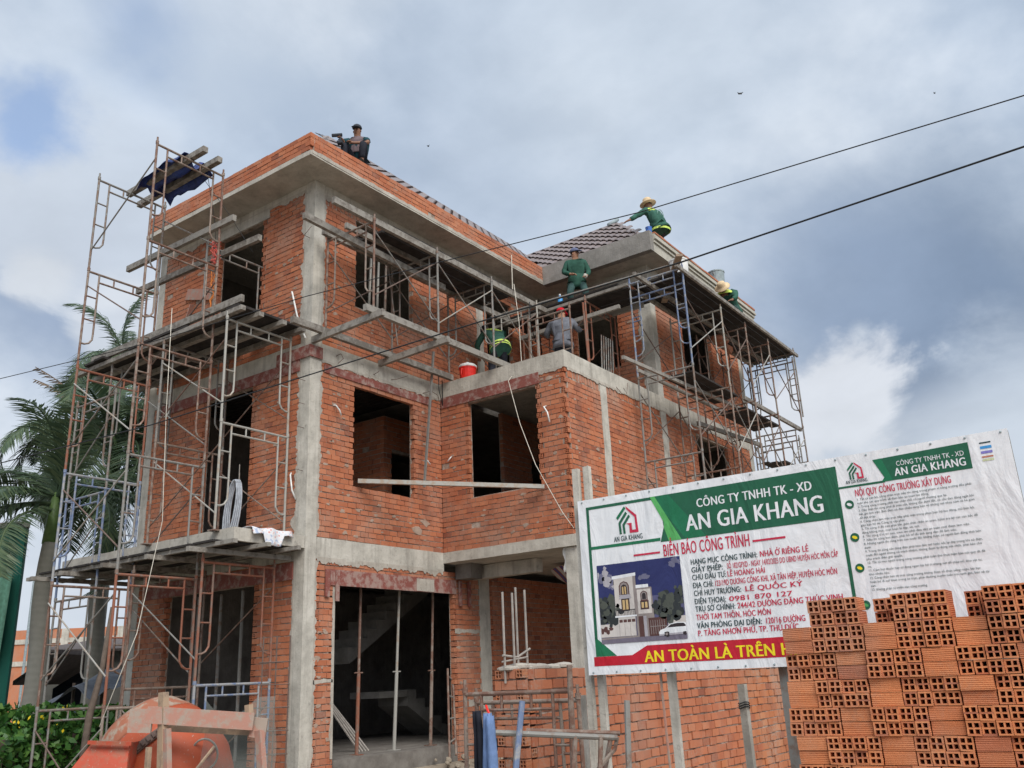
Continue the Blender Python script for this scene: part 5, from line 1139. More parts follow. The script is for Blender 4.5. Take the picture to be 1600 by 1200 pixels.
def layout(text, bold):
    """-> list of (verts, faces), total width; unit: font size 1"""
    res, x = [], 0.0; w = .075 if bold else .055
    for ch in text:
        base, marks = ch, ''
        if ch in 'Đđ': base, marks = {'Đ': ('D', '-'), 'đ': ('d', '_')}[ch]
        else:
            nf = unicodedata.normalize('NFD', ch)
            if len(nf) > 1: base, marks = nf[0], nf[1:]
        v, f, adv = glyph(base)
        if v:
            res.append(([(px+x, py) for px, py in v], f)); x0, x1 = min(p[0] for p in v), max(p[0] for p in v); top = max(p[1] for p in v); cx = x+(x0+x1)/2
            lvl = top + .06
            for mk in marks:
                o = ord(mk)
                if mk == '-': res.append(stroke([(x+x0-.06, CAPH*.5), (x+x0+.20, CAPH*.5)], w))
                elif mk == '_': res.append(stroke([(cx-.02, CAPH*.93), (x+x1+.08, CAPH*.93)], w))
                elif o == 0x302: res.append(stroke([(cx-.12, lvl), (cx, lvl+.11), (cx+.12, lvl)], w)); lvl += .13
                elif o == 0x306: res.append(stroke([(cx-.12, lvl+.10), (cx-.05, lvl+.02), (cx+.05, lvl+.02), (cx+.12, lvl+.10)], w)); lvl += .13
                elif o == 0x31b: res.append(stroke([(x+x1-.05, top-.04), (x+x1+.06, top+.02), (x+x1+.06, top+.12)], w))
                elif o == 0x323: res.append(stroke([(cx-.05, -.13), (cx+.05, -.13)], .10))
                elif o == 0x301: res.append(stroke([(cx-.03, lvl), (cx+.09, lvl+.13)], w))
                elif o == 0x300: res.append(stroke([(cx+.03, lvl), (cx-.09, lvl+.13)], w))
                elif o == 0x303: res.append(stroke([(cx-.12, lvl+.03), (cx-.04, lvl+.09), (cx+.04, lvl+.03), (cx+.12, lvl+.09)], w))
                elif o == 0x309: res.append(stroke([(cx-.05, lvl+.13), (cx+.05, lvl+.13), (cx+.05, lvl+.07), (cx, lvl)], w*.9))
        x += adv + (.03 if bold else 0)
    return res, x
def write(text, s, t, h, mat, width=None, bold=True, d=.004, name='lettering', right=None):
    """text with its baseline at (s, t), capitals h tall, squeezed to the given width"""
    lay, w = layout(text, bold); sc = h/CAPH; sx = sc if width is None else width/w
    b = MB(); shifts = ((-.032, 0), (0, .00012), (.032, .00024)) if bold else ((0, 0),)
    for i, (v, f) in enumerate(lay):
        for dx, dd in shifts: b.add([SP(s+(px+dx*min(1.0, sx/sc)**1.6*sc/sx)*sx, t+py*sc, d+dd+.00001*(i % 3)) for px, py in v], [q[::-1] for q in f])
    return b.build(name, mat, sign)
# left panel
G, DK = 'vinyl_green', 'vinyl_dkgreen'
rect(.088, .117, .30, 1.478, DK, .002, 'border'); rect(.117, .80, 1.452, 1.478, DK, .002, 'border'); rect(.117, .82, 1.085, 1.112, G, .002, 'border')
sheet([(.745,1.479),(2.386,1.479),(2.386,1.074),(.82,1.074),(.862,1.20),(.855,1.30)], DK, .002, 'header'); sheet([(.752,1.479),(.80,1.479),(1.02,1.074),(.90,1.074),(.862,1.20),(.868,1.24)], 'vinyl_lime', .003, 'header_flash'); sheet([(.86,1.35),(1.06,1.074),(1.25,1.074),(.93,1.479),(.81,1.479)], G, .0026, 'header_flash')
sheet([(.088,.31),(.117,.30),(.30,.152),(.09,.152)], G, .002, 'corner'); sheet([(.066,.072),(2.386,.072),(2.386,.222),(.60,.222),(.45,.150),(.066,.150)], 'vinyl_red', .002, 'ribbon')
def logo(s, t, k):
    q = lambda L: [(s+x*k, t+y*k) for x, y in L]
    sheet_many([q([(.0,.62),(.36,1.0),(.42,.92),(.06,.53)]), q([(.0,.62),(.06,.53),(.06,.42),(.0,.46)])][:1], G, .004, 'logo')
    sheet_many([q([(.08,.42),(.40,.80),(.47,.72),(.17,.38)]), q([(.08,.42),(.17,.38),(.19,.0),(.10,.0)]), q([(.24,.34),(.52,.68),(.58,.60),(.33,.30)]), q([(.24,.34),(.33,.30),(.35,.0),(.26,.0)])], DK, .004, 'logo')
    sheet_many([q([(.42,1.0),(.84,.62),(.76,.56),(.45,.88)]), q([(.84,.62),(.76,.56),(.78,.10),(.88,.0)]), q([(.78,.10),(.88,.0),(.52,.0),(.62,.10)]), q([(.52,.0),(.62,.10),(.62,.36),(.52,.36)]), q([(.40,.36),(.62,.36),(.62,.30),(.50,.30)])], 'vinyl_rose', .004, 'logo')
logo(.40, 1.19, .245)
write('AN GIA KHANG', .362, 1.128, .046, 'vinyl_ink', .29)
write('CÔNG TY TNHH TK - XD', 1.19, 1.325, .072, 'vinyl_white', 1.0)
write('AN GIA KHANG', 1.075, 1.138, .134, 'vinyl_white', 1.19)
write('BIỂN BÁO CÔNG TRÌNH', .835, .948, .10, 'vinyl_rose', .79)
rect(.545, .805, .980, .996, 'vinyl_rose', .004, 'rule'); rect(1.645, 1.92, .975, .991, 'vinyl_rose', .004, 'rule')
rows = [('HẠNG MỤC CÔNG TRÌNH:', 1.08, 1.672, .851, 'NHÀ Ở RIÊNG LẺ', 1.69, 2.09, .046), ('GIẤY PHÉP:', 1.08, 1.365, .785, 'SỐ 182/GPXD - NGÀY 14/02/2025 DO UBND HUYỆN HÓC MÔN CẤP', 1.40, 2.31, .044),
        ('CHỦ ĐẦU TƯ:', 1.08, 1.385, .723, 'LÊ HOÀNG HẢI', 1.395, 1.72, .044), ('ĐỊA CHỈ:', 1.08, 1.265, .657, '123/19D DƯƠNG CÔNG KHI, XÃ TÂN HIỆP, HUYỆN HÓC MÔN', 1.275, 2.285, .044),
        ('CHỈ HUY TRƯỞNG:', 1.08, 1.50, .592, 'LÊ QUỐC KÝ', 1.53, 2.005, .040), ('ĐIỆN THOẠI:', 1.08, 1.36, .526, '0981 870 127', 1.385, 1.915, .038), ('TRỤ SỞ CHÍNH:', 1.08, 1.435, .464, '244/42 ĐƯỜNG ĐẶNG THÚC VỊNH', 1.45, 2.30, .044),
        ('', 0, 0, .397, 'THỚI TAM THÔN, HÓC MÔN', 1.08, 1.725, .044), ('VĂN PHÒNG ĐẠI DIỆN:', 1.08, 1.64, .330, '120/16 ĐƯỜNG', 1.665, 1.99, .044), ('', 0, 0, .270, 'P. TĂNG NHƠN PHÚ, TP. THỦ ĐỨC', 1.08, 1.93, .044)]
for k, a, c, t, r_, ra, rc_, hh in rows:
    if k: write(k, a, t, .044, 'vinyl_ink', c-a)
    write(r_, ra, t, hh, 'vinyl_rose', rc_-ra, bold=True)
write('AN TOÀN LÀ TRÊN HẾT', .57, .086, .090, 'vinyl_yellow', 1.43)
# printed picture of a generic white house
PR = random.Random(4)
pq = lambda L: [(.158+x*.826, .255+y*.682) for x, y in L]
sheet(pq([(0,.55),(1,.55),(1,1),(0,1)]), 'vinyl_navy', .0020, 'picture'); sheet(pq([(0,0),(1,0),(1,.55),(0,.55)]), 'vinyl_dusk', .0020, 'picture')
def blobp(cx, cy, r, n=9, sd=0): return pq([(min(.995, max(.005, cx+r*(1+.25*math.sin(k*2.3+sd))*math.cos(2*math.pi*k/n))), min(.995, max(.03, cy+r*(1.1+.25*math.sin(k*1.7+sd))*math.sin(2*math.pi*k/n)))) for k in range(n)])
def puffs(cx, cy, rx, ry, n, r, mats, d, nm):
    for q, mt in enumerate(mats): sheet_many([blobp(cx+PR.gauss(0,.45)*rx, cy+PR.gauss(0,.45)*ry, r*PR.uniform(.5,1.2), 7, PR.random()*6) for _ in range(n)], mt, d+.0003*q, nm)
puffs(.10,.80,.12,.10,16,.040,('vinyl_cloud','vinyl_haze'),.0021,'picture_cloud'); puffs(.22,.72,.10,.05,8,.03,('vinyl_cloud',),.0021,'picture_cloud'); puffs(.56,.80,.10,.03,7,.025,('vinyl_cloud',),.0021,'picture_cloud'); puffs(.93,.93,.08,.06,7,.03,('vinyl_cloud',),.0021,'picture_cloud')
puffs(.12,.40,.14,.15,30,.042,('vinyl_tree','vinyl_tree','vinyl_tree2'),.0028,'picture_tree'); puffs(.80,.40,.16,.15,34,.042,('vinyl_tree','vinyl_tree','vinyl_tree2'),.0028,'picture_tree'); puffs(.95,.55,.06,.12,12,.035,('vinyl_tree','vinyl_tree2'),.0029,'picture_tree')
sheet(pq([(0,.08),(.22,.08),(.22,.24),(0,.24)]), 'vinyl_cream', .0038, 'picture_fence'); sheet(pq([(.80,.10),(1,.12),(1,.28),(.80,.27)]), 'vinyl_cream', .0038, 'picture_fence'); sheet(pq([(0,0),(1,0),(1,.075),(0,.055)]), 'vinyl_road', .0039, 'picture_road'); sheet(pq([(0,.05),(1,.07),(1,.085),(0,.072)]), 'vinyl_shade', .0040, 'picture_road')
puffs(.08,.16,.10,.03,6,.03,('vinyl_brown',),.0041,'picture_bush')
sheet(pq([(.44,.06),(.655,.06),(.645,.66),(.44,.68)]), 'vinyl_shade', .0042, 'picture_house'); sheet(pq([(.20,.33),(.43,.33),(.43,.84),(.20,.82)]), 'vinyl_cream', .0043, 'picture_house'); sheet(pq([(.43,.33),(.465,.34),(.465,.83),(.43,.84)]), 'vinyl_shade', .0044, 'picture_house'); sheet(pq([(.18,.80),(.47,.82),(.47,.86),(.18,.84)]), 'vinyl_white', .0046, 'picture_cornice')
sheet(pq([(.47,.34),(.63,.34),(.63,.64),(.47,.64)]), 'vinyl_cream', .0043, 'picture_house'); sheet(pq([(.46,.66),(.61,.66),(.61,.70),(.46,.70)]), 'vinyl_white', .0045, 'picture_cornice'); sheet(pq([(.20,.08),(.43,.08),(.43,.33),(.20,.33)]), 'vinyl_cream', .0043, 'picture_house')
arch = lambda cx, cy, w, h: pq([(cx-w, cy-h), (cx+w, cy-h), (cx+w, cy+h*.4), (cx+w*.7, cy+h*.8), (cx, cy+h), (cx-w*.7, cy+h*.8), (cx-w, cy+h*.4)])
sheet_many([arch(.32,.665,.062,.10), arch(.55,.56,.042,.06), pq([(.275,.39),(.375,.39),(.375,.56),(.275,.56)]), pq([(.50,.39),(.60,.39),(.60,.50),(.50,.50)])], 'vinyl_brown', .0048, 'picture_window')
sheet_many([arch(.32,.665,.050,.088), arch(.55,.56,.032,.05)], 'vinyl_shade', .0050, 'picture_window'); sheet_many([arch(.32,.655,.036,.07), arch(.55,.555,.022,.04), pq([(.283,.39),(.367,.39),(.367,.545),(.283,.545)]), pq([(.508,.40),(.592,.40),(.592,.49),(.508,.49)])], 'vinyl_dark', .0052, 'picture_window')
sheet_many([pq([(.296,.60),(.314,.60),(.314,.70),(.296,.69)]), pq([(.326,.60),(.344,.60),(.344,.69),(.326,.70)]), pq([(.29,.40),(.318,.40),(.318,.53),(.29,.53)]), pq([(.33,.40),(.358,.40),(.358,.53),(.33,.53)]), pq([(.515,.41),(.542,.41),(.542,.48),(.515,.48)]), pq([(.557,.41),(.584,.41),(.584,.48),(.557,.48)])], 'vinyl_glow', .0055, 'picture_pane')
sheet_many([pq([(.25,.545),(.40,.545),(.385,.585),(.265,.585)]), pq([(.255,.585),(.395,.585),(.395,.593),(.255,.593)])], 'vinyl_haze', .0058, 'picture_balcony'); sheet_many([pq([(.21+.018*k,.335),(.215+.018*k,.335),(.215+.018*k,.40),(.21+.018*k,.40)]) for k in range(13)]+[pq([(.205,.40),(.435,.40),(.435,.407),(.205,.407)])], 'vinyl_dark', .0060, 'picture_railing')
sheet_many([pq([(.19,.315),(.45,.315),(.45,.335),(.19,.335)])], 'vinyl_white', .0061, 'picture_ledge'); sheet_many([pq([(.235+.05*k,.25),(.275+.05*k,.25),(.275+.05*k,.285),(.235+.05*k,.285)]) for k in range(4)], 'vinyl_brown', .0050, 'picture_vent'); sheet_many([pq([(.23+.065*k,.085),(.233+.065*k,.085),(.233+.065*k,.23),(.23+.065*k,.23)]) for k in range(4)], 'vinyl_shade', .0050, 'picture_gate')
sheet_many([pq([(.465,.06),(.52,.06),(.52,.31),(.465,.31)]), pq([(.58,.06),(.79,.06),(.79,.28),(.58,.28)])], 'vinyl_brown', .0052, 'picture_gate'); sheet_many([pq([(.60+.026*k,.08),(.606+.026*k,.08),(.606+.026*k,.25),(.60+.026*k,.25)]) for k in range(7)]+[pq([(.595,.17),(.785,.17),(.785,.178),(.595,.178)])], 'vinyl_shade', .0055, 'picture_gate'); sheet(pq([(.525,.06),(.56,.06),(.56,.31),(.525,.31)]), 'vinyl_haze', .0056, 'picture_gate')
sheet(pq([(.69,.055),(.69,.10),(.71,.125),(.76,.14),(.82,.19),(.90,.205),(.98,.20),(1,.19),(1,.06)]), 'vinyl_white', .0062, 'picture_car'); sheet(pq([(.785,.148),(.83,.183),(.90,.195),(.975,.19),(.995,.165),(.995,.15)]), 'vinyl_dark', .0064, 'picture_car'); sheet_many([blobp(.775,.072,.030,10,0), blobp(.975,.072,.020,10,0)], 'vinyl_dark', .0065, 'picture_wheel'); sheet(blobp(.775,.072,.016,8,0), 'vinyl_shade', .0067, 'picture_wheel'); sheet(pq([(.69,.055),(1,.06),(1,.085),(.69,.075)]), 'vinyl_haze', .0063, 'picture_car')
# right panel
rect(2.366, 2.392, .02, 1.479, DK, .0025, 'divider'); rect(2.392, 2.74, 1.296, 1.312, DK, .002, 'border')
sheet([(2.675,1.481),(3.352,1.497),(3.352,1.303),(2.715,1.303),(2.742,1.335)], DK, .002, 'header'); sheet([(2.675,1.481),(2.74,1.483),(2.80,1.303),(2.715,1.303),(2.742,1.335)], G, .003, 'header_flash')
logo(2.475, 1.355, .135); write('AN GIA KHANG', 2.452, 1.326, .026, 'vinyl_ink', .165)
write('CÔNG TY TNHH TK - XD', 2.84, 1.406, .036, 'vinyl_white', .475, False); write('AN GIA KHANG', 2.82, 1.332, .058, 'vinyl_white', .50)
write('NỘI QUY CÔNG TRƯỜNG XÂY DỰNG', 2.507, 1.222, .053, 'vinyl_rose', .69)
rules = ['1. Tất cả cán bộ, công nhân trực tiếp thi công trong phạm vi công trường đều phải', 'tuân thủ các quy trình về đảm bảo an toàn lao động.', '2. Trong công trường phải rào chắn chỗ có người thường qua lại.', '3. Dây điện thi công phải đi trên cột, không đặt dưới đất, có cầu dao đóng ngắt khi',
 'hết giờ làm việc. Ban đêm có đèn chiếu sáng bảo vệ những nơi nhạy cảm và kẻ gian', 'dễ đột nhập.', '4. Công nhân làm việc trực tiếp phải mặc trang phục bảo hộ lao động, mũ bảo hộ,', 'giày bảo hộ do Công ty cấp phát.', '5. Thi công ở độ cao phải bắc giáo chắc chắn an toàn, kiểm tra kỹ các ván bắc để',
 'đứng không mục, mọt hoặc bị dập, vỡ, nứt.', '6. Thi công ở vị trí cao, treo leo phải đeo dây an toàn mới được làm việc.', '7. Nếu thi công ban đêm, phải bố trí đủ ánh sáng đèn để làm việc.', '8. Những người thi công trên cao tuyệt đối không được có người làm đồng thời bên', 'dưới.', '9. Trong thi công cần dùng điện phải kéo đến nơi hoặc nối lại dây trong khi có điện,',
 'tuyệt đối người không có trách nhiệm, không được tự động sửa chữa, phải báo cho', 'phụ trách điện giải quyết.', '10. Tất cả mọi người trong công trường phải tuân thủ thực hiện bản nội quy đã đề', 'ra.', '11. Cấm hút thuốc hay sử dụng ngọn lửa hở ở những nơi dễ cháy nổ, kho vật tư,', 'kho nhiên liệu.', '12. Công nhân bảo vệ trực công trường không được tổ chức uống rượu, bài bạc',
 'hoặc bỏ đi nơi khác trong ca trực, phải thường xuyên tuần tra canh gác, bảo vệ tài', 'sản.', '13. Không phận sự miễn vào công trường.']
for i, ln in enumerate(rules): write(ln, 2.512, 1.188-i*.0283, .0165, 'vinyl_ink', min(.81, .81*len(ln)/80), False, .004)
for t, col in ((1.167,'vinyl_white'),(.914,'vinyl_yellow'),(.683,'vinyl_yellow'),(.411,'vinyl_lime')):
    c = SP(2.453, t, .0025); n = 16
    sheet([(2.453+.034*math.cos(2*math.pi*k/n), t+.034*math.sin(2*math.pi*k/n)) for k in range(n)], DK, .003, 'icon')
    sheet([(2.453+.020*math.cos(2*math.pi*k/7+.4), t+.014*math.sin(2*math.pi*k/7)) for k in range(7)], col, .004, 'icon')
for t, hh, col in ((1.469,.010,'vinyl_ink'),(1.43,.020,'vinyl_cyan'),(1.395,.018,'vinyl_violet'),(1.365,.012,'vinyl_rust'),(1.34,.016,'vinyl_pale')): rect(3.425, 3.50, t, t+hh, col, .002, 'colour_bar')
for i, (y, x0, z1) in enumerate(((-6.225,-2.14,3.52),(-6.335,-2.12,3.53),(-7.02,-2.12,1.66))):
    b = MB(); b.box((x0, y-.032, -.2), (x0+.05, y+.032, z1)); o = b.build('banner_post', 'concrete', sign)
for y in (-8.0,-9.0,-9.84): MB().box((-2.12,y-.04,-.2),(-2.04,y+.04,SZ0+SH-.05)).build('banner_post', 'steel_grey', sign)
MB().tube([(-2.10,-6.95,-.2),(-2.12,-6.93,1.64)], .012, 6).build('tie_rod', 'board_pink', sign)

# ------------------------------------------------------------------ boundary wall
wall_t = thing('boundary_wall', (-1.9, -5.3, -.2), 'low boundary wall of bare orange brick behind the banner posts', 'wall')
WB = []
WB.append(brick_wall('wall', wall_t, (0,-5.36,0), UX, NY, -1.83, 8.5, -.2, 1.72, pitch=.101, bh=.088, bl=.188, proud=.010, flip=1, hole_edges=(-1.83,)))
WB.append(brick_wall('wall', wall_t, (-1.915,0,0), UY, NX, 5.02, 5.355, -.2, 1.73, pitch=.101, bh=.088, bl=.17, hole_edges=(5.02, 5.355), proud=.008, thick=.08))
cp = MB()
for i in range(24): cp.ball((-1.9+R_.random()*1.2, -5.2+R_.random()*.15, 1.73+R_.random()*.02), .05+R_.random()*.05, (1.4,1,.4), 7, 5)
cp.build('mortar_cap', 'smear', wall_t, kind='stuff')
finish_bricks(set(WB), 300, 'brick_wall', lambda x, y, p: (x > 918 and y < 1050) or x > 1225)
rbt = thing('rebar_cage', (-1.78, -5.2, 1.72), 'four pale starter bars tied together rising from the end of the boundary wall', 'rebar')
for x, y, h in ((-1.94,-5.16,2.47),(-1.86,-5.22,2.46),(-1.77,-5.2,2.52),(-1.64,-5.22,2.50)): MB().tube([(x,y,1.6),(x+.004,y,h)], .012, 6).build('bar', 'rebar_pale', rbt)
MB().tube([(-1.97,-5.16,1.86),(-1.78,-5.2,1.84),(-1.60,-5.23,1.92)], .012, 6).build('tie', 'rebar_pale', rbt); MB().tube([(-1.96,-5.14,1.80),(-1.66,-5.24,1.84)], .010, 6).build('tie', 'rebar_pale', rbt)
def post(x, y, z1, w, label, mat='concrete', wires=0, zb=-.2):
    t = thing('concrete_post', (x, y, zb), label, 'post'); b = rough_box((x-w/2, y-w/2, zb), (x+w/2, y+w/2, z1), .004, .1); b.build('shaft', mat, t)
    for k in range(wires): MB().tube([(x+w*.75*math.cos(a), y+w*.75*math.sin(a), z1-.16-.02*k+.01*math.sin(a*2)) for a in [i*math.pi/5 for i in range(11)]], .005, 5).build('wire_tie', 'cable', t)
post(-1.04, -7.20, 1.50, .066, 'short pale concrete post with wire wound round its top in front of the brick wall', 'concrete_slab', 3)
post(-1.88, -5.98, 1.47, .062, 'short grey concrete post standing beside the left banner posts', 'concrete')

# ------------------------------------------------------------------ pile of hollow bricks
PX, PY, PT = -3.5, -8.497, 1.872          # front plane, left end, top of the second layer
pile = thing('brick_pile', (PX+.5, PY-.9, -.2), 'tall pile of new hollow red bricks stacked in alternating blocks in front of the banner', 'brick pile')
BW, BHH, BLL = .0780, .0795, .180; HB = [hollow_brick(BLL-.004, BW-.003, BHH-.003, 7) for _ in range(6)]
for me_ in HB:
    sd_ = Vector((R_.uniform(0,50), R_.uniform(0,50), 0))
    for v_ in me_.vertices: v_.co += noise.noise_vector(v_.co*26+sd_)*.0034
PIECES = []
def pbrick(ctr, along, front):
    ax = Vector((1,0,0)) if along == 'x' else Vector((0,1,0)); up = Vector((0,0,1)); M = Matrix((ax, up.cross(ax), up)).transposed().to_4x4(); M.translation = ctr + Vector((R_.uniform(-.010,.010), R_.uniform(-.002,.002), R_.uniform(-.0008,.0008)))
    M = M @ Matrix.Rotation(R_.uniform(-.022,.022), 4, 'Z') @ Matrix.Rotation(R_.uniform(-.012,.012), 4, 'X')
    if R_.random() < .5: M = M @ Matrix.Rotation(math.pi, 4, 'Z')
    PIECES.append((M, front))
def layer(zt, start, blocks, depth=3, skip=()):
    """two courses with their top at zt; blocks = 'H' (four bricks end-on) or 'S' (one brick side-on)"""
    y = PY-start
    for bi, kind in enumerate(blocks):
        w = 4*BW if kind == 'H' else BLL
        if bi not in skip:
            off = R_.uniform(-.012, .012)
            for r in (0, 1):
                zc = zt-BHH*(r+.5)
                if kind == 'H':
                    for i in range(4):
                        for k in range(depth): pbrick(Vector((PX+off+BLL*(k+.5), y-BW*(i+.5), zc)), 'x', k == 0)
                else:
                    for k in range(int(depth*BLL/BW)): pbrick(Vector((PX+off+BW*(k+.5), y-w/2, zc)), 'y', k == 0)
        y -= w+.004
LYR = 2*BHH+.001
for L in range(1, 14):
    z = PT-LYR*(L-1)
    if z-LYR < -.3: break
    blocks = 'SHSHSHS' if L % 2 else 'HSHSHSH'
    layer(z, .02*((L*3) % 4)*.5, blocks, 5 if L == 1 else 3)
layer(PT+LYR, .205, 'H', 1); layer(PT+LYR, .205+4*BW+.20, 'H', 1); layer(PT+LYR, .205+8*BW+.39, 'HS', 2)
for dy, kx in ((.60, 1), (1.13, 1)):
    for r in (0, 1):
        for i in range(2): pbrick(Vector((PX+BLL*(kx+.55), PY-dy-.0-BW*i, PT+LYR-BHH*(r+.5)-.01)), 'x', False)
PIECES2 = []
for M, fr_ in PIECES:
    x, y, k = visible_px(M.translation, NX); PIECES2.append((k if fr_ and 0 < y < 1215 and x < 1620 else (k*.4 if y < 1215 and M.translation.z > PT else 0), M))
PIECES2.sort(key=lambda q: -q[0])
for k, M in PIECES2[:300]: place('brick', R_.choice(HB), 'brick_pile', pile, M)
join([(R_.choice(HB), M) for k, M in PIECES2[300:]], 'bricks', 'brick_pile', pile)

# ------------------------------------------------------------------ scaffold bits in front of the wall
t = thing('clothes_frame', (-2.5, -5.7, -.15), 'rusty scaffold frame before the brick wall with clothes hung on it', 'frame')
add_frame(t, (-2.50, -5.10, -.15), '-y', 'steel_rust', 1.16, 1.70); add_frame(t, (-2.32, -5.12, -.15), '-y', 'steel_rust', 1.12, 1.62, .02)
jn = thing('jeans', (-2.75, -5.42, .5), 'blue jeans hanging from the rusty frame beside the brick wall', 'jeans')
def clothes(t, y0, w, mat, z0, z1, x, sd, nm):
    b = MB(); b.grid(lambda u, v: (x-.03*math.sin(u*8+v*2+sd), y0-w*(u-.5)*(.35+.65*v)-.02*v, z1+(z0-z1)*v), 10, 10); o = b.build(nm, mat, t, smooth=True); m_ = o.modifiers.new('thickness', 'SOLIDIFY'); m_.thickness = .02
clothes(jn, -5.47, .19, 'jeans', .35, 1.36, -2.62, 0, 'leg'); clothes(jn, -5.50, .13, 'jeans', .45, 1.34, -2.66, 2, 'leg')
jk = thing('dark_clothes', (-2.6, -5.3, .5), 'black garment hanging next to the blue jeans', 'clothes'); clothes(jk, -5.33, .15, 'cloth_dark', .4, 1.38, -2.60, 1, 'cloth')
MB().tube([(-2.52,-5.36,1.42),(-2.55,-5.40,1.38),(-2.56,-5.44,1.32)], .012, 6).build('red_hook', 'red_plastic', jn)
tr = thing('steel_trestle', (-3.0, -6.4, -.2), 'worn grey steel trestle with two pipe rails in front of the brick wall', 'trestle')
MB().tube([(-3.30,-6.05,1.245),(-2.72,-6.81,1.165)], .022, 8).build('rail', 'steel_grey', tr); MB().tube([(-2.95,-6.10,1.235),(-2.62,-6.78,1.19)], .020, 8).build('rail', 'steel_rust', tr)
for a, c in (((-2.92,-6.55,1.20),(-3.08,-6.42,-.2)), ((-2.80,-6.71,1.18),(-2.95,-6.62,-.2)), ((-2.62,-6.70,1.18),(-2.75,-6.62,.7)), ((-3.1,-6.1,1.2),(-3.15,-6.1,.8))): MB().tube([a, c], .02, 8).build('leg', 'steel_rust', tr)
MB().tube([(-3.06,-6.1,.94),(-2.80,-6.62,.88)], .016, 6).build('brace', 'rebar', tr); MB().tube([(-2.70,-6.80,1.17),(-2.72,-6.78,1.08),(-2.82,-6.68,.95),(-2.86,-6.60,.7)], .018, 6).build('brace', 'steel_rust', tr)
for a, c, m_, lab in (((-3.23,-6.27,1.47),(-3.42,-6.25,.6),'steel_blue','blue ended grey tube leaning against the rusty frame'), ((-2.75,-6.94,1.44),(-2.88,-6.96,.6),'steel_grey','grey blue tube leaning beside the trestle in front of the wall'), ((-2.62,-6.34,1.73),(-2.50,-6.22,.2),'steel_rust','rusty upright tube standing just left of the banner posts')):
    tag(MB().tube([a, c], .024, 8).build('steel_tube', m_), lab, 'tube')
# ------------------------------------------------------------------ concrete mixer and wooden stand
A = lambda D, px, py: CAM + (_F + _R*((px-800)/FPX) - _U*((py-600)/FPX))*D
mxl = A(8.6, 260, 1200); ax = (-_R*.66 + _U*.50 + _F*.42).normalized(); QM = ax.to_track_quat('Z', 'Y').to_matrix().to_4x4() @ Matrix.Scale(1.12, 4)
mx_ = thing('concrete_mixer', (mxl.x, mxl.y, -.2), 'orange concrete mixer with cement crusted drum mouth and red loading hopper', 'concrete mixer')
def lat(nm, prof, mat, n=36): MB().lathe(prof, mxl, n, QM).build(nm, mat, mx_, smooth=True)
lat('drum', [(.10,-.52),(.30,-.48),(.43,-.36),(.50,-.18),(.515,.0),(.515,.05)], 'mixer_orange'); lat('drum_cone', [(.515,.05),(.512,.12),(.49,.22),(.475,.26)], 'mixer_orange'); lat('mouth', [(.478,.255),(.47,.28),(.40,.44),(.36,.48),(.33,.46),(.37,.30)], 'cement_coat')
b = MB(); n = 72; Q3 = QM.to_3x3().normalized()
for k in range(n):
    a = 2*math.pi*k/n; p = Vector((.530*math.cos(a), .530*math.sin(a), .05)); q = Vector((.555*math.cos(a), .555*math.sin(a), .05)); b.bar(mxl+QM@p, mxl+QM@q, .026, .05, Q3@Vector((0,0,1)))
b.lathe([(.515,.02),(.54,.02),(.54,.085),(.515,.085)], mxl, 48, QM); b.build('ring_gear', 'rebar', mx_)
q = [A(7.75,100,1215), A(7.75,196,1215), A(7.95,202,1164), A(7.95,143,1162)]; hb = MB(); hb.prism(q, _F*.03); hb.build('hopper', 'mixer_red', mx_)
hb = MB(); hb.bar(A(7.9,138,1160), A(7.9,206,1162), .035, .03); hb.build('hopper_rim', 'mixer_red', mx_)
hb = MB(); hb.prism([A(7.85,196,1215),A(7.95,203,1162),A(8.25,222,1158),A(8.25,214,1215)], _F*.02); hb.build('hopper_side', 'mixer_red', mx_)
hb = MB(); hb.prism([A(7.85,100,1215),A(7.95,142,1162),A(8.25,150,1158),A(8.25,112,1215)], _F*.02); hb.build('hopper_side', 'mixer_red', mx_)
for s_ in (-.3, .3): MB().tube([mxl+_R*s_, Vector((*(mxl+_R*s_*1.3).xy, -.2))], .035, 8).build('leg', 'mixer_orange', mx_)
wc = A(8.3, 320, 1178); MB().tube([wc + _R*.12*math.cos(a)+_U*(.14*math.sin(a)) for a in [i*math.pi/12 for i in range(25)]], .010, 6).build('tilt_wheel', 'steel_pale', mx_)
MB().tube([A(8.3,306,1200), A(8.3,336,1170)], .02, 6).build('lever', 'mixer_red', mx_); MB().tube([A(8.35,296,1180)+_R*.06*math.cos(a)+_U*.13*math.sin(a) for a in [i*math.pi/8 for i in range(17)]], .022, 6).build('motor_guard', 'mixer_orange', mx_)
ws = thing('wooden_trestle', (-4.0, -3.3, -.2), 'rough wooden stand with a pink stained board across its top beside the mixer', 'trestle')
def plankp(p, q, w, h, mat, nm): MB().bar(p, q, w, h).build(nm, mat, ws)
plankp(Vector((-4.33,-2.91,1.475)), Vector((-3.76,-3.68,1.375)), .03, .145, 'board_pink', 'board'); plankp(Vector((-4.15,-2.86,1.38)), Vector((-3.62,-3.62,1.30)), .03, .11, 'wood_raw', 'board'); plankp(Vector((-4.42,-2.78,1.43)), Vector((-4.30,-2.95,1.42)), .03, .20, 'board_pink', 'board'); plankp(Vector((-3.74,-3.62,1.33)), Vector((-3.66,-3.74,1.31)), .03, .17, 'board_pink', 'board')
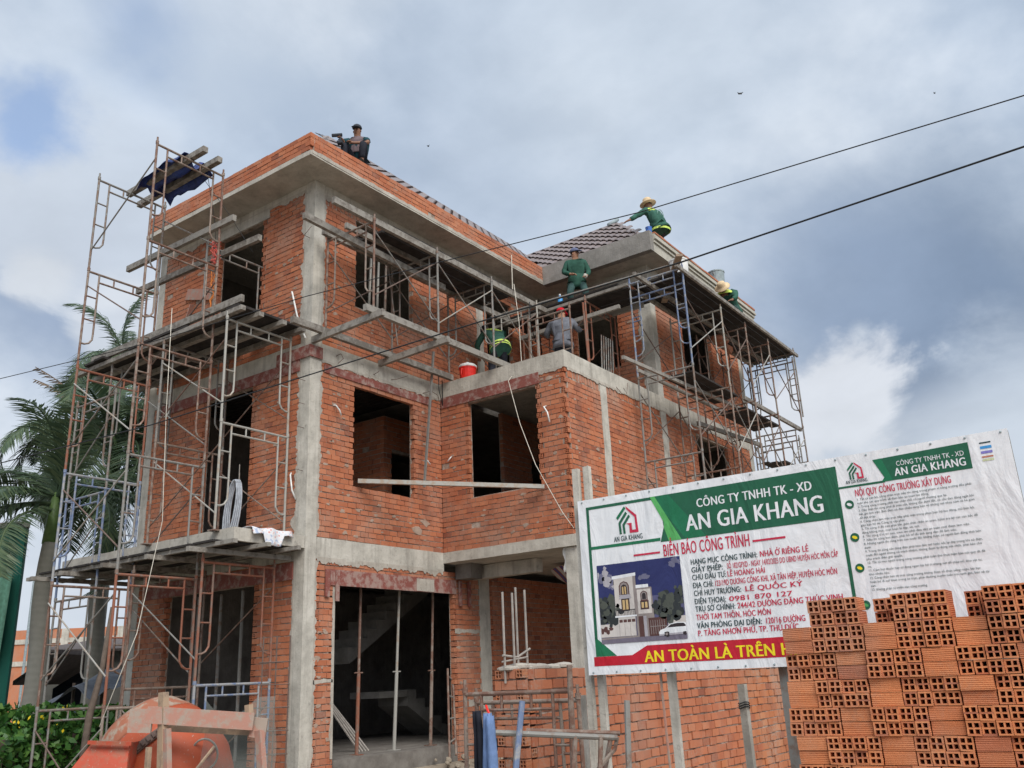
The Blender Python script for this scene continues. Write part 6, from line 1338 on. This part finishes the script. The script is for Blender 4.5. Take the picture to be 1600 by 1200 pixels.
plankp(Vector((-4.24,-3.0,1.66)), Vector((-4.16,-3.02,.2)), .075, .06, 'wood_raw', 'leg'); plankp(Vector((-4.22,-3.06,1.35)), Vector((-4.12,-3.16,-.2)), .06, .05, 'board_pink', 'leg'); plankp(Vector((-3.76,-3.60,1.52)), Vector((-3.75,-3.62,1.3)), .06, .05, 'wood_raw', 'leg'); plankp(Vector((-3.71,-3.70,1.30)), Vector((-3.60,-3.84,-.2)), .075, .05, 'board_pink', 'leg'); plankp(Vector((-4.28,-2.9,1.2)), Vector((-4.27,-2.9,-.2)), .04, .04, 'wood_raw', 'leg')
MB().tube([(-3.92,-3.35,1.18),(-4.15,-3.1,.75)], .014, 6).build('brace', 'wood_raw', ws)
b = MB(); b.grid(lambda u, v: (-3.98+.40*u+.12+.02*math.sin(v*9+u*4), -3.26-.54*u+.16+.03*math.sin(u*7), 1.58-.16*math.sin(min(1,u*1.5)*math.pi)**1+.07*math.sin(u*6.2)*0-1.1*v), 14, 10)
tag(b.build('mesh_screen', 'screen_net', smooth=True), 'see-through grey green mesh sheet hung behind the wooden stand', 'mesh sheet')
cg = thing('rebar_cage', (-.75, -.25, -.2), 'dark reinforcing bars tied upright in front of the left brick pier', 'rebar')
for x, y in ((-.85,-.15),(-.72,-.28),(-.60,-.42),(-.5,-.3)): MB().tube([(x,y,-.2),(x+.02,y,2.35)], .010, 5).build('bar', 'rebar', cg)
for z in (.5,.8,1.1,1.4,1.7,2.0): MB().tube([(-.87,-.13,z),(-.58,-.44,z),(-.48,-.30,z),(-.75,.0,z),(-.87,-.13,z)], .006, 5).build('tie', 'rebar', cg)
tag(MB().tube([(-1.75,2.2,2.9),(-1.85,2.15,2.0),(-2.0,2.1,1.4),(-2.05,2.2,-.2)], [.03,.04,.05,.05], 7).build('tree_pole', 'bark', smooth=True), 'crooked bark covered branch used as a prop beside the tallest tower', 'pole')

# ------------------------------------------------------------------ palms, creeper hedge, surroundings
def frond(L, droop, nl, wide, lift, seed, mats=('palm_leaf',)):
    r = random.Random(seed); pts = []; ang = lift; p = Vector((0,0,0)); N = 14
    for i in range(N+1):
        pts.append(p.copy()); ang -= droop*(.35+1.3*i/N)/N; p += Vector((math.cos(ang),0,math.sin(ang)))*L/N
    b = MB(); b.tube(pts, [.030*(1-.85*i/N)+.004 for i in range(N+1)], 5)
    for k in range(nl):
        f = .10+.9*k/nl; x = f*N; i = min(N-1, int(x)); c = pts[i].lerp(pts[i+1], x-i); d = (pts[i+1]-pts[i]).normalized(); ll = wide*math.sin(math.pi*min(1,(.16+.80*f)))**.7*r.uniform(.85,1.1)
        for s in (-1, 1):
            side = Vector((0,s,0)); out_ = (side*.72 + d*.62 + Vector((0,0,r.uniform(-.22,.20)))).normalized(); m_ = c + out_*ll*.5 + Vector((0,0,-.03)); e_ = c + out_*ll + Vector((0,0,-ll*r.uniform(.22,.42)))
            w = .021; wd = d*w
            b.add([c-wd*.6, c+wd*.6, m_+wd, m_-wd, e_], [(0,1,2,3),(3,2,4)])
    return b.mesh('frond')
FROND = [frond(2.8,1.6,84,.74,.75,1), frond(3.0,2.2,88,.78,.55,2), frond(2.6,1.3,80,.70,.95,3), frond(2.8,2.7,84,.74,.35,4)]
DRY = frond(2.4, .5, 34, .34, .5, 9)
def palm(loc, h, r0, label, nf, seed, dry=0, spear=True, scale=1.0):
    r = random.Random(seed); t = thing('palm_tree', loc, label, 'palm tree', None); x, y, z = loc
    MB().tube([(x+.03*math.sin(i*.8+seed), y+.03*math.cos(i*.7), z+h*i/12) for i in range(13)], [r0*(1.18-.05*i if i < 3 else 1.04-.03*(i-3)) for i in range(13)], 14).build('trunk', 'palm_trunk', t, smooth=True)
    MB().tube([(x,y,z+h-.02),(x,y,z+h+.5),(x,y,z+h+1.0)], [r0*.80,r0*.62,r0*.34], 10).build('crownshaft', 'crownshaft', t, smooth=True)
    top = Vector((x, y, z+h+.85))
    for i in range(nf):
        a = i*2.399+seed; el = r.uniform(-1.15 if nf == 18 else -.75,.40) if i < nf*.78 else r.uniform(.3,.9)
        M = Matrix.Translation(top+Vector((0,0,r.uniform(-.25,.1)))) @ Matrix.Rotation(a, 4, 'Z') @ Matrix.Rotation(-el, 4, 'Y') @ Matrix.Rotation(r.uniform(-.5,.5), 4, 'X') @ Matrix.Scale(scale*r.uniform(.85,1.12), 4)
        place('frond', FROND[r.randrange(4)], 'palm_leaf', t, M)
    for i in range(dry):
        M = Matrix.Translation(top) @ Matrix.Rotation(2.45+.5*i, 4, 'Z') @ Matrix.Rotation(-.35, 4, 'Y'); place('dry_frond', DRY, 'palm_dry', t, M)
    if spear:
        M = Matrix.Translation(top+Vector((0,0,-.1))) @ Matrix.Rotation(1.0, 4, 'Z') @ Matrix.Rotation(-.62, 4, 'Y') @ Matrix.Scale(.7*scale, 4); place('young_frond', FROND[2], 'palm_young', t, M, link_obj=False)
palm((-.35, 7.0, -.2), 4.75, .195, 'royal palm nearest the green netting, thick trunk with low drooping fronds', 18, 3, 0, False, 1.0)
palm((1.75, 8.72, -.2), 6.7, .19, 'royal palm behind the tallest scaffold tower, middle one with dense dark crown and dry frond', 26, 5, 2, False, 1.05)
palm((3.55, 11.8, -.2), 9.9, .19, 'tallest royal palm rising behind the second floor deck', 13, 8, 0, True, .9)
def leafmass(name, lo, hi, n, mat, size, parent, seed, shape=None):
    r = np.random.default_rng(seed); lo, hi = np.array(lo), np.array(hi); C = lo+(hi-lo)*r.random((n, 3))
    if shape: C = shape(C, r)
    n = len(C); u = r.normal(size=(n,3)); u /= np.linalg.norm(u,axis=1)[:,None]; w = np.cross(u, r.normal(size=(n,3))); w /= np.linalg.norm(w,axis=1)[:,None]; sz = size*r.uniform(.6,1.3,(n,1)); nn = np.cross(u,w)
    V = np.stack([C-u*sz, C+w*sz*.62-u*sz*.1, C+u*sz+nn*sz*.15, C-w*sz*.62-u*sz*.1], 1).reshape(-1, 3); F = np.arange(4*n, dtype=np.int32)
    me = bpy.data.meshes.new(name); me.vertices.add(4*n); me.vertices.foreach_set('co', V.astype(np.float32).ravel()); me.loops.add(4*n); me.loops.foreach_set('vertex_index', F); me.polygons.add(n)
    me.polygons.foreach_set('loop_start', np.arange(0,4*n,4,dtype=np.int32)); me.polygons.foreach_set('loop_total', np.full(n,4,np.int32)); me.update(calc_edges=True)
    return place(name, me, mat, parent)
hg = thing('creeper_hedge', (-2.9, 2.3, -.2), 'dense green creeper covered fence at the lower left behind the scaffold', 'hedge')
def hshape(C, r):
    x, y = C[:,0], C[:,1]; top = 1.42+.16*np.sin(y*2.1)+.12*np.sin(y*5.3+x); edge = np.abs(r.normal(size=len(C)))*.10
    C = C[C[:,2] < top]; return C
leafmass('foliage', (-3.5,2.3,-.2), (-2.75,7.5,1.75), 15000, 'vine_leaf', .062, hg, 1, hshape); leafmass('foliage', (-2.9,2.6,-.2), (-1.0,3.4,1.70), 9000, 'vine_leaf', .062, hg, 2, hshape); leafmass('foliage', (-1.4,3.4,-.2), (-.4,5.6,1.5), 5000, 'vine_leaf', .062, hg, 3, hshape)
leafmass('flower', (-3.5,2.4,1.1), (-2.0,3.6,1.55), 40, 'flower', .03, hg, 6); MB().box((-3.2,2.45,-.2),(-2.95,7.4,1.15)).build('fence_core', 'bark', hg); MB().box((-2.9,2.85,-.2),(-1.1,3.1,1.15)).build('fence_core', 'bark', hg)
sb = thing('shrub', (-2.4, 6.2, -.2), 'bushy green shrub beside the netted building at the far left', 'shrub'); leafmass('foliage', (-3.2,5.4,.6), (-1.6,7.2,2.2), 5000, 'vine_leaf', .075, sb, 11, lambda C, r: C[((C[:,0]+2.4)/.8)**2+((C[:,1]-6.3)/.9)**2+((C[:,2]-1.4)/.8)**2 < 1]); MB().tube([(-2.4,6.3,-.2),(-2.4,6.3,1.3)], .04, 6).build('stem', 'bark', sb)
sp_ = thing('shrub', (-.5, -7.6, -.2), 'half dry climbing plant on the brick wall beside the brick pile', 'shrub'); leafmass('foliage', (-.9,-8.05,.3), (-.5,-7.65,1.08), 1300, 'shrub_leaf', .022, sp_, 4, lambda C, r: C[((C[:,1]+7.83)/.17)**2+((C[:,2]-.62)/.46)**2 < 1]); leafmass('foliage', (-.9,-8.0,1.0), (-.6,-7.6,1.35), 350, 'shrub_leaf', .024, sp_, 5, lambda C, r: C[np.abs(C[:,1]+7.78)+np.abs(C[:,2]-1.1)*.6 < .2])
MB().tube([(-.7,-7.85,-.2),(-.72,-7.82,.9),(-.72,-7.75,1.25)], .010, 5).build('stem', 'bark', sp_)
# netted building at the far left
nb = thing('netted_building', (-4.5, 14, -.2), 'building wrapped in dark green safety net at the left edge', 'building')
dv = Vector((math.cos(YAW-math.pi/2), math.sin(YAW-math.pi/2), 0)); nv = Vector((math.cos(YAW), math.sin(YAW), 0)); c0 = A(19, 20, 1000); c0.z = -.2; bk = (c0-CAM); bk.z = 0; bk = bk.normalized()
b = MB(); b.grid(lambda u, v: c0-dv*7*u+nv*(.10*math.sin(u*60)+.05*math.sin(u*23+v*4))+Vector((0,0,5.45*v)), 90, 10); b.build('net', 'net_green', nb, smooth=True)
b = MB(); b.grid(lambda u, v: c0+dv*.06*math.sin(u*50)+bk*6*u-dv*.25*u+Vector((0,0,5.45*v)), 60, 6); b.build('net', 'net_green', nb, smooth=True)
b = MB(); b.grid(lambda u, v: c0-dv*(.10+.25*u+.05*(1-v))-nv*(.16+.03*math.sin(u*9))+Vector((0,0,2.75+1.75*v)), 6, 4); b.build('net_patch', 'net_pale', nb, smooth=True)
MB().prism([c0+nv*.25-dv*.15, c0+bk*6-dv*.6, c0+bk*6-dv*7, c0+nv*.25-dv*7], (0,0,5.3)).build('body', 'concrete_dark_shade', nb)
MB().prism([c0-nv*.1+dv*.12+Vector((0,0,5.47)), c0+bk*6.2-dv*.3+Vector((0,0,5.47)), c0+bk*6.2-dv*7.2+Vector((0,0,5.47)), c0-nv*.1-dv*7.2+Vector((0,0,5.47))], (0,0,.12)).build('roof_slab', 'render_grey_shaded', nb)
# low shed, far brick house, tarps
sd_ = thing('shed', (5, 17, -.2), 'low pale grey rendered shed behind the palm trunks', 'shed')
SB = lambda D, px, z: Vector((*(A(D, px, 1050) - Vector((0,0,0))).xy, z))
p0, p1 = SB(25, 60, -.2), SB(25, 330, -.2); MB().prism([p0, p1, p1+Vector((0,0,3.0)), p0+Vector((0,0,3.12))], nv*4).build('wall', 'shed_wall', sd_)
rf = MB(); rf.prism([p0+Vector((0,0,3.10))-nv*.3-dv*.2, p1+Vector((0,0,2.98))-nv*.3, p1+nv*4.2+Vector((0,0,3.5)), p0+nv*4.2-dv*.2+Vector((0,0,3.6))], (0,0,.06)); rf.build('roof', 'shed_roof', sd_)
sd2 = thing('shed', (1, 14, -.2), 'dark open lean-to with sloping roof edge between the palm trunks and the netted building', 'shed')
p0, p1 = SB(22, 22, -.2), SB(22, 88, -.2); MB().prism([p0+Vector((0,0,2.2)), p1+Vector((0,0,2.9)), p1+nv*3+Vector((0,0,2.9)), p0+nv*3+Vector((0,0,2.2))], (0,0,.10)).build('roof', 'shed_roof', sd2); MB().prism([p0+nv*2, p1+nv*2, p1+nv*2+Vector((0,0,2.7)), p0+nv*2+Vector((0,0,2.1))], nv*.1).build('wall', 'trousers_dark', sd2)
fh = thing('far_house', (14, 36, -.2), 'distant bare brick house row seen between the palm trunks', 'house')
p0, p1 = SB(42, 15, -.2), SB(42, 330, -.2); MB().prism([p0, p1, p1+Vector((0,0,5.0)), p0+Vector((0,0,5.0))], nv*8).build('wall', 'brick', fh)
for z in (3.35, 4.35): MB().prism([p0-nv*.05+Vector((0,0,z)), p1-nv*.05+Vector((0,0,z)), p1-nv*.05+Vector((0,0,z+.22)), p0-nv*.05+Vector((0,0,z+.22))], nv*.04).build('beam', 'concrete', fh)
for f in (.1, .24, .38, .52, .66, .8):
    c = p0.lerp(p1, f); MB().prism([c-nv*.06+Vector((0,0,3.0)), c+dv*.35-nv*.06+Vector((0,0,3.0)), c+dv*.35-nv*.06+Vector((0,0,5.0)), c-nv*.06+Vector((0,0,5.0))], nv*.04).build('column', 'concrete', fh)
lp = thing('street_light', (10, 30, -.2), 'thin grey street lamp with curved arm far behind the palm trunk', 'street lamp'); q = SB(34, 36, -.2); MB().tube([q, q+Vector((0,0,6.4)), q+Vector((0,0,6.6))+dv*.3, q+Vector((0,0,6.65))+dv*1.1], .05, 6).build('pole', 'label_grey', lp); MB().box(q+dv*1.1+Vector((-.15,-.1,6.58)), q+dv*1.1+Vector((.15,.1,6.70))).build('lamp_head', 'label_grey', lp)
tg = thing('tarp_cover', (-1.6, 4.2, -.2), 'grey blue tarpaulin stretched over a low frame behind the hedge', 'tarpaulin')
c0 = A(15.5, 72, 1068); c1 = A(15.5, 178, 1062)
b = MB(); b.grid(lambda u, v: c0.lerp(c1, u) + nv*2.0*(1-v)*.9 + Vector((0,0,.16*math.sin(u*3.1)+.06*math.sin(u*9)-.42*v*(1+.3*math.sin(u*11)) + .10)), 18, 8); o = b.build('sheet', 'tarp_grey', tg, smooth=True)
for u in (.05,.5,.95): MB().tube([c0.lerp(c1,u)+nv*.9, Vector((*(c0.lerp(c1,u)+nv*.9).xy, -.2))], .03, 6).build('post', 'bark', tg)
# overhead wires, running on both ways beyond the picture
def wire(pts, r, label):
    P_ = [Vector(p) for p in pts]; a = P_[0]+(P_[0]-P_[1]).normalized()*20; z = P_[-1]+(P_[-1]-P_[-2])*1.5
    t_ = MB().tube([a]+P_+[z], r, 6).build('overhead_wire', 'cable', smooth=True); tag(t_, label, 'wire')
wire([(-4.49,.54,5.43),(-3.95,-1.75,5.46),(-3.42,-3.81,5.61),(-3.25,-5.8,5.49),(-3.16,-7.66,5.33),(-3.04,-10.51,5.23)], .0046, 'upper thin black overhead wire crossing in front of the house')
wire([(-4.25,.77,4.44),(-3.75,-1.65,4.55),(-3.35,-3.78,4.74),(-3.3,-6.0,4.74),(-3.3,-8.01,4.69),(-3.49,-10.44,4.63)], .0068, 'lower thicker black overhead cable crossing in front of the house')
for px, py, D, lab in ((1157,147,60,'larger dark bird gliding high right of the roof'),(1461,146,75,'tiny dark bird at the upper right of the sky'),(669,229,70,'tiny dark bird just above the main roof')):
    c = A(D, px, py); b = MB(); s_ = .22 if D == 60 else .11
    b.add([c-_R*s_+Vector((0,0,.16)), c-_R*s_*.4+Vector((0,0,.10)), c, c-_R*s_*.4+_F*.12, c+_R*s_+Vector((0,0,.20)), c+_R*s_*.4+Vector((0,0,.12)), c+_R*s_*.4+_F*.12, c-_F*.2, c+_F*.2+Vector((0,0,-.03))], [(0,1,2,3),(4,6,2,5),(7,2,8),(1,2,5)]); b.ball(c, .03, (1,1,.8), 6, 4); tag(b.build('bird', 'cable'), lab, 'bird')
# striped sheet under the wing
drape('striped_sheet', lambda u, v: (5.0+1.1*u, -1.2-1.3*v+.05*math.sin(u*9), 3.55-.55*u-.35*v*u+.05*math.sin(v*8)), 'tarp_stripe', 'red and white striped sheet sagging under the wing slab', 'sheet')
drape('torn_sheet', lambda u, v: (3.35+.2*u, -2.55-.25*u+.02*math.sin(v*9), 3.66-.40*v+.02*math.sin(u*8)), 'paint_white', 'small torn pale sheet hanging at the corner of the wing slab', 'sheet', 6, 8)
